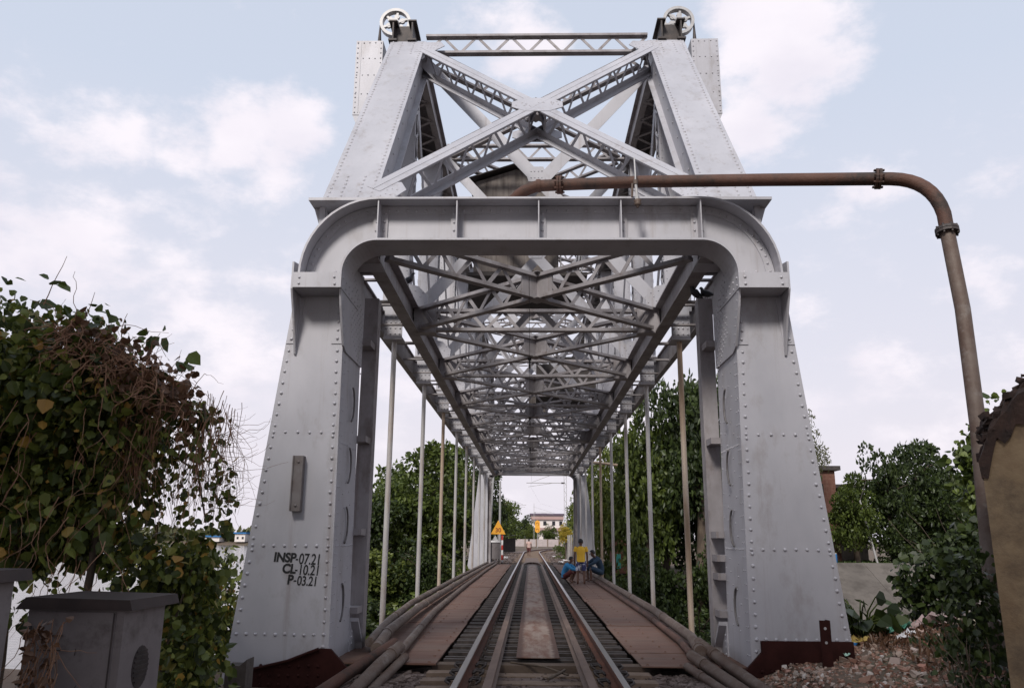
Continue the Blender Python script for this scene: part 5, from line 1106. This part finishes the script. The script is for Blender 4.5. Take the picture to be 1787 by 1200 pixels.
t = thing('pole', 'leaning whitish pole on the grassy bank under the pale tree', 'pole', (25.6, 61.7, -.35)); mb = MB(); mb.tube([(0, 0, 0), (-.9, 0, 4.8)], [.09, .07], 8); mb.build('shaft', GALV, t); mb = MB(); mb.tube([(-.9, 0, 4.7), (-.3, 0, 6.2)], .03, 6); mb.build('arm', DARKSTEEL, t)
t = thing('white_house', 'white two-storey house with pinkish bands at the end of the line', 'house', (5.0, 240, -.4)); mb = MB(); mb.box((-5, 0, 0), (4.5, 10, 8.6)); mb.build('wall', WHITEW, t)
mb = MB(); mb.box((-5.4, -.6, 8.6), (4.9, 10.6, 9.1)); mb.build('roof', PURPLE, t); mb = MB(); mb.box((-5.1, -.5, 7.4), (4.6, -.01, 8.2)); mb.box((-5.1, -.8, 4.2), (4.6, -.01, 5.0)); mb.build('pink_band', PINKW, t)
for x in (-4, -1.4, 1.2, 3.3):
    for z in (1.6, 5.7): mb = MB(); mb.box((x, -.05, z), (x + .9, -.011, z + 1.2)); mb.build('window', WINM, t)
t = thing('panel_wall', 'pale concrete panel wall along the outside of the bend', 'wall', (4, 204, -.4)); mb = MB(); mb.box((-14, 0, 0), (18, .12, 1.75)); mb.build('panel', PANELW, t); mb = MB()
for k in range(12): mb.box((-14 + 2.8 * k, -.12, 0), (-13.75 + 2.8 * k, .0 - .001, 1.85))
mb.build('wall_post', CONC, t)
t = thing('shed', 'small dark shed with a tin roof left of the line', 'shed', (-3.2, 118, -.4)); mb = MB(); mb.box((-.9, 0, 0), (.9, 2, 1.9)); mb.build('wall', WOODD, t); mb = MB(); mb.bar((-1.2, .9, 1.98), (1.2, .9, 2.35), 2.6, .05); mb.build('roof', TIN, t)
# masts and poles
def mast(label, x, y, h, lat=False, lean=0, arm=None):
    t = thing('line_mast', label, 'mast', (x, y, -.4), 'masts beyond the bridge'); mb = MB()
    if lat:
        for a, c in ((-.11, -.11), (.11, -.11), (.11, .11), (-.11, .11)): mb.bar((a, c, 0), (a, c, h), .035, .035, (0, 1, 0))
        k = 0; z = .2
        while z < h - .4:
            for c in (-.11, .11): mb.bar((-.11 if k % 2 else .11, c, z), (.11 if k % 2 else -.11, c, z + .4), .02, .025, (0, 1, 0))
            z += .4; k += 1
    else: mb.tube([(0, 0, 0), (lean, 0, h)], [.10, .07], 8)
    mb.build('mast_shaft', GALV, t)
    if arm:
        mb = MB(); mb.tube([(0, 0, arm[0]), (arm[1], 0, arm[0])], .035, 6); mb.tube([(0, 0, arm[0] + 1.2), (arm[1] * .85, 0, arm[0] + .08)], .022, 6); mb.tube([(arm[1] * .95, 0, arm[0] - .35), (arm[1] * .3, 0, arm[0])], .02, 6); mb.build('arm', GALV, t)
        mb = MB(); mb.tube([(arm[1] * .02, 0, arm[0]), (arm[1] * .02 + .3 * (1 if arm[1] > 0 else -1), 0, arm[0])], .07, 8); mb.build('insulator', DARKSTEEL, t)
    return t
mast('slim tall pole with a bracket close left of the triangular sign', -2.5, 63.5, 6.2)
mast('leaning grey pole just behind the left far portal leg', -3.05, 56.5, 6.4, False, .35)
mast('lattice mast with a long cross arm over the line behind the right far portal leg', 3.1, 75, 7.9, True, 0, (6.85, -3.6))
mast('slender lattice mast standing by the bend with a short arm', .62, 178, 9.4, True, 0, (7.4, 4.5))
mast('tall pole with a bracket arm among the left trees past the shed', -4.4, 128, 8.6, False, 0, (7.0, 3.6))
# signs
t = thing('triangular_sign', 'yellow triangular speed sign on a post left of the line', 'sign', (-2.56, 62, -.4)); mb = MB(); mb.prism([(-.56, 2.12), (.56, 2.12), (0, 3.16)], 1, -.02, .01); pl = mb.build('sign_plate', YSIGN, t)
mb = MB(); mb.tube([(0, .05, 0), (0, .05, 2.9)], .04, 8); mb.build('post', GALV, t)
def text3d(s_, size, loc, parent, m, name='lettering', off=.01, rz=0):
    cu = bpy.data.curves.new(name, 'FONT'); cu.body = s_; cu.size = size; cu.extrude = .004; cu.offset = off; cu.align_x = 'CENTER'; to = bpy.data.objects.new('t', cu); COL.objects.link(to)
    me = bpy.data.meshes.new_from_object(to.evaluated_get(bpy.context.evaluated_depsgraph_get())); COL.objects.unlink(to); bpy.data.objects.remove(to); me.materials.clear(); me.materials.append(m)
    lo = bpy.data.objects.new(name, me); COL.objects.link(lo); lo.parent = parent; lo.matrix_local = Matrix.Translation(loc) @ Matrix.Rotation(rz, 4, 'Z') @ Matrix.Rotation(R(90), 4, 'X'); return lo
text3d('30', .44, (0, -.028, 2.28), pl, mat('sign_letter', (.22, .05, .01), None, rough=.6))
t = thing('oval_sign', 'tall rounded orange-yellow signal board standing by the bend', 'sign', (1.33, 172, -.4)); poly = [(.52 * math.cos(a), 2.6 + 1.75 + .75 * (1 if math.sin(a) > 0 else -1) + .52 * math.sin(a)) for a in [2 * math.pi * k / 28 + .01 for k in range(28)]]
mb = MB(); mb.prism(poly, 1, -.03, .03); pl = mb.build('sign_plate', YSIGN, t); mb = MB(); mb.tube([(0, .08, 0), (0, .08, 3.2)], .06, 8); mb.build('post', GALV, t)
for z in (4.85, 3.6):
    mb = MB(); mb.tube([(.26 * math.cos(a), -.035, z + .3 * math.sin(a)) for a in [R(-60 + 24 * k) for k in range(11)]], .045, 6); mb.build('sign_mark', MATS['sign_letter'], pl)
t = thing('sheet_screen', 'dark grey sheet screen standing at the left end of the deck', 'screen', (-2.95, 51.6, -.35)); mb = MB(); mb.box((-.3, 0, 0), (.42, .03, 1.5)); mb.build('sheet', mat('dark_sheet', (.13, .11, .12), (.17, .15, .155), 3, .6), t); mb = MB()
for k in range(7): mb.box((-.29 + .11 * k, -.015, .02), (-.26 + .11 * k, -.001, 1.48))
mb.build('rib', MATS['dark_sheet'], t)
t = thing('relay_cabinet', 'light grey cabinet on legs behind the sheet screen at the far deck end', 'cabinet', (-2.45, 54.6, -.35)); mb = MB(); mb.box((-.33, 0, .45), (.3, .6, 1.5)); mb.build('cabinet_body', CABM, t); mb = MB(); mb.box((-.38, -.05, 1.5), (.36, .66, 1.62)); mb.build('cabinet_roof', WHITEP, t)
for x in (-.3, .2): mb = MB(); mb.box((x, .05, 0), (x + .08, .5, .45)); mb.build('leg', DARKSTEEL, t)
t = thing('marker_post', 'red and white banded marker post right of the light grey cabinet', 'post', (-2.05, 56.5, -.35))
for k in range(6): mb = MB(); mb.tube([(0, 0, .33 * k), (0, 0, .33 * k + .325)], .07, 8); mb.build('band', REDP if k % 2 else WHITEP, t)
t = thing('gate_board', 'red and white board leaning behind the light grey cabinet', 'board', (-2.75, 59, -.35)); mb = MB(); mb.prism([(-.4, 1.1), (.1, 2.0), (.45, 1.3), (.3, 1.0)], 1, 0, .03); mb.build('white_panel', WHITEP, t); mb = MB(); mb.prism([(-.2, 1.1), (.05, 1.6), (.15, 1.05)], 1, -.02, -.002); mb.build('red_panel', REDP, t); mb = MB(); mb.tube([(.1, .05, 0), (.1, .05, 1.6)], .03, 6); mb.build('post', GALV, t)
t = thing('sheet_fence', 'rusty corrugated sheet fence along the right of the line past the deck', 'fence', (2.9, 56, -.4))
r2 = random.Random(9)
for k in range(9): mb = MB(); y = 1.3 * k; mb.box((-.02 + .02 * (k % 2), y, 0), (.02 + .02 * (k % 2), y + 1.24, 1.5 + r2.uniform(-.15, .35))); mb.build('sheet', CORR, t)
for k in range(5): mb = MB(); mb.box((-.12, 2.7 * k, 0), (-.03, 2.7 * k + .09, 2.1)); mb.build('fence_post', GALV, t)
t = thing('overhead_pipe', 'thin far pipe elbow crossing beside the right leg of the far portal', 'pipe', (5.9, 52.2, -.4)); mb = MB(); mb.tube([(-3.2, 0, 6.75), (-1.0, 0, 6.55)] + bend((-.6, 0, 6.5), (0, 0, 6.45), (.1, 0, 5.8)) + [(.2, 0, 0)], .10, 10); mb.build('pipe_section', RODRUST, t); mb = MB(); mb.tube([(.1, 0, 5.75), (.1, 0, 5.65)], .17, 12); mb.build('flange', RUSTGREY, t)
t = thing('hut', 'turquoise and brown hut under the trees right of the deck', 'hut', (6.1, 53.2, -.4)); mb = MB(); mb.box((-.9, 0, -.3), (1.2, 2, 2.0)); mb.build('wall', BRICK, t); mb = MB(); mb.box((-1.1, -.2, 2.0), (1.4, 2.2, 2.08)); mb.build('roof', TIN, t); mb = MB(); mb.box((.2, -.04, .6), (.5, -.002, 1.8)); mb.box((-.7, -.04, .0), (-.4, -.002, .9)); mb.build('shutter', mat('turquoise_paint', (.05, .30, .28), None, rough=.6), t)
r2 = random.Random(4)
for k in range(7):
    x, y = r2.choice((-1, 1)) * r2.uniform(1.9, 3.2), r2.uniform(58, 80); rg2 = np.random.default_rng(k + 50); N = 6; vs = [(x + .35 * (i / 5 - .5) + rg2.normal() * .03, y + .5 * (j / 5 - .5), -.24 + .1 * rg2.random()) for i in range(N) for j in range(N)]
    mb = MB(); mb.add(vs, [(i * N + j, (i + 1) * N + j, (i + 1) * N + j + 1, i * N + j + 1) for i in range(N - 1) for j in range(N - 1)], 0, True); ob = mb.build('litter_bag', WHITEP); md = ob.modifiers.new('thickness', 'SOLIDIFY'); md.thickness = .01; tag(ob, 'pale crumpled plastic bag lying beside the far track', 'litter', 'bags littered beside the far track')

# ---------------------------------------------------------------- people and birds
def skin(name, nodes, edges, root, material, parent=None, levels=2):
    names = list(nodes); me = bpy.data.meshes.new(name); me.from_pydata([nodes[k][0] for k in names], [(names.index(a), names.index(c)) for a, c in edges], []); me.update()
    ob = bpy.data.objects.new(name + '_s', me); COL.objects.link(ob); md = ob.modifiers.new('s', 'SKIN'); sv = me.skin_vertices[0].data
    for i, k in enumerate(names):
        r_ = nodes[k][1]; sv[i].radius = (r_, r_) if not isinstance(r_, tuple) else r_; sv[i].use_root = (k == root)
    ob.modifiers.new('ss', 'SUBSURF').levels = levels; ob.modifiers['ss'].render_levels = levels
    m2 = bpy.data.meshes.new_from_object(ob.evaluated_get(bpy.context.evaluated_depsgraph_get())); bpy.data.objects.remove(ob)
    m2.materials.clear(); m2.materials.append(material); m2.polygons.foreach_set('use_smooth', [True] * len(m2.polygons))
    o2 = bpy.data.objects.new(name, m2); COL.objects.link(o2)
    if parent: o2.parent = parent
    return o2
def person(label, loc, rz, h, J, shirt, shorts, sleeve=.5, short_len=.8, group='people on the bridge'):
    """J: joint positions at unit scale of 1.7 m height, facing -Y"""
    t = thing('person', label, 'person', loc, group, rz); k = h / 1.7
    def q(p): return Vector(p) * k
    Nn = {'pel': (q(J['pel']), (.125 * k, .095 * k)), 'wst': (q(J['wst']), (.115 * k, .085 * k)), 'cst': (q(J['cst']), (.145 * k, .10 * k)), 'nck': (q(J['nck']), .05 * k), 'hd0': (q(J['hd']) - Vector((0, 0, .05 * k)), .065 * k), 'hd': (q(J['hd']), (.088 * k, .10 * k)), 'hd1': (q(J['hd']) + Vector((0, 0, .09 * k)), .062 * k)}
    E_ = [('pel', 'wst'), ('wst', 'cst'), ('cst', 'nck'), ('nck', 'hd0'), ('hd0', 'hd'), ('hd', 'hd1')]
    for s in 'LR':
        for a, r_ in (('sh', .06), ('el', .043), ('wr', .031), ('hnd', .033), ('hip', .088), ('kn', .062), ('an', .042), ('toe', .028)): Nn[a + s] = (q(J[a + s]), r_ * k)
        E_ += [('cst', 'sh' + s), ('sh' + s, 'el' + s), ('el' + s, 'wr' + s), ('wr' + s, 'hnd' + s), ('pel', 'hip' + s), ('hip' + s, 'kn' + s), ('kn' + s, 'an' + s), ('an' + s, 'toe' + s)]
        hd_, wr_ = Vector(J['hnd' + s]), Vector(J['wr' + s]); d = (hd_ - wr_).normalized(); sd_ = d.orthogonal().normalized()
        for f_ in range(4): Nn['f%d%s' % (f_, s)] = ((hd_ + d * (.085 - .01 * abs(f_ - 1.3)) + sd_ * (.018 * (f_ - 1.5))) * k, .009 * k); E_.append(('hnd' + s, 'f%d%s' % (f_, s)))
        Nn['th' + s] = ((wr_ + d * .05 + sd_ * .055) * k, .010 * k); E_.append(('wr' + s, 'th' + s))
    skin('body', Nn, E_, 'pel', SKIN, t, 1)
    sx = (q(J['shL']) - q(J['shR'])).normalized()
    def loft(mb, rings, n=14):
        vs = []
        for c, rx, ry, ax in rings:
            w_ = ax.cross(sx).normalized()
            for a in range(n):
                t_ = 2 * math.pi * a / n; ca, sa = math.cos(t_), math.sin(t_)
                vs.append(c + sx * (rx * k * math.copysign(abs(ca) ** .75, ca)) + w_ * (ry * k * math.copysign(abs(sa) ** .85, sa)))
        mb.add(vs, [(i_ * n + a, i_ * n + (a + 1) % n, (i_ + 1) * n + (a + 1) % n, (i_ + 1) * n + a) for i_ in range(len(rings) - 1) for a in range(n)], 0, True)
    pe, wa, ch_, ne = (q(J[x]) for x in ('pel', 'wst', 'cst', 'nck')); a1 = (wa - pe).normalized(); a2 = (ch_ - wa).normalized(); a3 = (ne - ch_).normalized()
    mb = MB(); loft(mb, [(pe - a1 * .06 * k, .172, .128, a1), (pe + a1 * .02 * k, .168, .128, a1), (wa, .160, .118, a1), (wa.lerp(ch_, .5), .172, .122, a2), (ch_, .190, .128, a2), (ch_.lerp(ne, .45), .190, .115, a3), (ch_.lerp(ne, .72), .135, .09, a3), (ch_.lerp(ne, .95), .066, .062, a3)])
    for s in 'LR':
        S0, S1 = Nn['sh' + s][0], Nn['sh' + s][0].lerp(Nn['el' + s][0], min(sleeve, 1)); inn = S0.lerp(ch_, .3)
        pts, rs = [inn, S0, S0.lerp(S1, .5), S1], [.066 * k, .078 * k, .074 * k, .07 * k]
        if sleeve > 1: pts += [Nn['el' + s][0].lerp(Nn['wr' + s][0], sleeve - 1)]; rs[3] = .062 * k; rs += [.046 * k]
        mb.tube(pts, rs, 10)
    mb.build('shirt', shirt, t)
    mb = MB(); loft(mb, [(pe + a1 * .05 * k, .158, .118, a1), (pe - a1 * .03 * k, .170, .126, a1), (pe - a1 * .10 * k, .160, .118, a1), (pe - a1 * .13 * k, .06, .06, a1)])
    for s in 'LR':
        H0 = Nn['hip' + s][0]; K0 = H0.lerp(Nn['kn' + s][0], short_len); mb.tube([H0.lerp(pe, .4), H0, H0.lerp(K0, .5), K0], [.085 * k, .102 * k, .10 * k, .098 * k], 10)
    mb.build('shorts', shorts, t)
    hd = Nn['hd'][0]; fy = J.get('face', (0, -1, 0)); fv = Vector(fy).normalized()
    mb = MB()                                                         # hair cap with a lower back
    for i in range(7):
        pass
    vs = []; n = 14
    for i in range(6):
        el = R(90 - i * 22)
        for j in range(n):
            a = 2 * math.pi * j / n; d = Vector((math.cos(a) * math.cos(el), math.sin(a) * math.cos(el), math.sin(el)))
            if i >= 4 and d.normalized().dot(fv) > .15: d.z = max(d.z, .30); 
            vs.append(hd + Vector((0, 0, .04 * k)) + Vector((d.x * .10, d.y * .112, d.z * .118)) * k)
    mb.add(vs, [(i * n + j, i * n + (j + 1) % n, (i + 1) * n + (j + 1) % n, (i + 1) * n + j) for i in range(5) for j in range(n)], 0, True); mb.build('hair', HAIR, t)
    mb = MB(); sd_ = fv.cross(Vector((0, 0, 1)))
    mb.tube([hd + fv * .085 * k + Vector((0, 0, .02 * k)), hd + fv * .112 * k - Vector((0, 0, .022 * k))], [.008 * k, .015 * k], 6)
    for s in (-1, 1): mb.tube([hd + sd_ * s * .078 * k + Vector((0, 0, .025 * k)), hd + sd_ * s * .09 * k - fv * .012 * k, hd + sd_ * s * .078 * k - Vector((0, 0, .03 * k))], [.012 * k, .017 * k, .010 * k], 6)
    mb.build('face', SKIN, t); mb = MB()
    for s in (-1, 1): c = hd + fv * .088 * k + sd_ * s * .03 * k + Vector((0, 0, .022 * k)); mb.tube([c - sd_ * .011 * k, c + sd_ * .011 * k], .006 * k, 6)
    mb.tube([hd + fv * .088 * k - sd_ * .02 * k - Vector((0, 0, .05 * k)), hd + fv * .088 * k + sd_ * .02 * k - Vector((0, 0, .05 * k))], .005 * k, 6); mb.build('features', HAIR, t)
    return t
STAND = dict(pel=(0, 0, .92), wst=(0, .0, 1.08), cst=(0, .0, 1.30), nck=(0, .0, 1.46), hd=(0, -.02, 1.59), shL=(.20, 0, 1.39), elL=(.25, .02, 1.10), wrL=(.25, -.04, .86), hndL=(.25, -.06, .79), shR=(-.20, 0, 1.39), elR=(-.25, .02, 1.10), wrR=(-.25, -.04, .86), hndR=(-.25, -.06, .79),
             hipL=(.10, 0, .86), knL=(.12, -.02, .48), anL=(.13, .02, .07), toeL=(.15, -.14, .03), hipR=(-.10, 0, .86), knR=(-.12, -.02, .48), anR=(-.13, .02, .07), toeR=(-.15, -.14, .03))
WALK = dict(STAND, knL=(.10, -.12, .50), anL=(.09, -.14, .09), toeL=(.09, -.30, .05), knR=(-.10, .03, .48), anR=(-.09, .28, .14), toeR=(-.09, .16, .04), elL=(.24, .10, 1.11), wrL=(.24, .08, .88), hndL=(.24, .06, .80), elR=(-.24, -.03, 1.10), wrR=(-.24, -.14, .89), hndR=(-.24, -.17, .82))
SQUAT = dict(pel=(0, .16, .28), wst=(0, .17, .44), cst=(0, .06, .64), nck=(0, -.04, .78), hd=(0, -.12, .90), shL=(.19, .03, .72), elL=(.24, -.22, .56), wrL=(.10, -.42, .50), hndL=(.04, -.48, .49), shR=(-.19, .03, .72), elR=(-.24, -.22, .56), wrR=(-.10, -.42, .50), hndR=(-.04, -.48, .47),
             hipL=(.10, .14, .26), knL=(.20, -.26, .48), anL=(.15, -.10, .07), toeL=(.17, -.27, .03), hipR=(-.10, .14, .26), knR=(-.20, -.26, .48), anR=(-.15, -.10, .07), toeR=(-.17, -.27, .03))
SIT = dict(SQUAT, pel=(0, .12, .36), wst=(0, .15, .52), cst=(0, .04, .74), nck=(0, -.08, .89), hd=(0, -.18, .99), shL=(.20, .0, .82), shR=(-.20, .0, .82), elL=(.25, -.24, .66), elR=(-.25, -.24, .66), wrL=(.10, -.44, .56), wrR=(-.10, -.44, .56), hndL=(.05, -.50, .54), hndR=(-.05, -.50, .54), hipL=(.11, .10, .34), hipR=(-.11, .10, .34), knL=(.20, -.32, .50), knR=(-.20, -.32, .50), anL=(.16, -.30, .07), anR=(-.16, -.30, .07), toeL=(.18, -.46, .03), toeR=(-.18, -.46, .03))
person('boy in yellow shirt and patterned shorts standing with his back to the camera', (1.66, 28.9, -.145), math.pi, 1.52, STAND, YSHIRT, SHORTS, .5, .85)
person('boy in blue top squatting beside the rail left of the boy in yellow', (1.28, 30.2, -.145), R(70), 1.5, SQUAT, BSHIRT, MAROON, 1.8, .95)
person('person in dark blue sitting on the edge pipe right of the boy in yellow', (2.38, 30.9, -.13), R(-75), 1.7, SIT, NSHIRT, NSHIRT, 1.7, 1.0)
person('man in pale pink shirt walking away between the rails beyond the bridge', (-.26, 78.5, -.24), math.pi, 1.62, WALK, PINKS, MAROON, .5, .8, 'people on the line')
def pigeon(label, loc, rz):
    t = thing('pigeon', label, 'bird', loc, 'pigeons resting on the bridge', rz)
    skin('body', {'tl': (Vector((0, .19, .05)), (.03, .012)), 'rp': (Vector((0, .09, .085)), .035), 'bd': (Vector((0, .0, .11)), .062), 'ch': (Vector((0, -.06, .15)), .05), 'nk': (Vector((0, -.085, .205)), .028), 'hd': (Vector((0, -.10, .245)), .028), 'bk': (Vector((0, -.15, .237)), .006)}, [('tl', 'rp'), ('rp', 'bd'), ('bd', 'ch'), ('ch', 'nk'), ('nk', 'hd'), ('hd', 'bk')], 'bd', BIRD, t, 2)
    for s in (-1, 1):
        mb = MB(); mb.add([(s * .055, -.05, .17), (s * .068, .0, .12), (s * .045, .10, .07), (s * .015, .19, .055), (s * .03, .09, .125), (s * .05, .0, .165)], [(0, 1, 5), (1, 2, 4, 5), (2, 3, 4)], 0, True); mb.build('wing', BIRD, t)
        mb = MB(); mb.tube([(s * .022, 0, .06), (s * .022, -.01, 0)], .006, 5); mb.build('leg', REDOX, t)
pigeon('pigeon with folded wings on the right guide channel, nearer the truss', (2.49, 12.08, 5.05), R(-50)); pigeon('upright pigeon on the right guide channel, nearer the leg', (2.66, 12.1, 5.05), R(-150)); pigeon('lone dark pigeon perched on the left bottom chord', (-2.32, 13.6, 5.76), R(70))
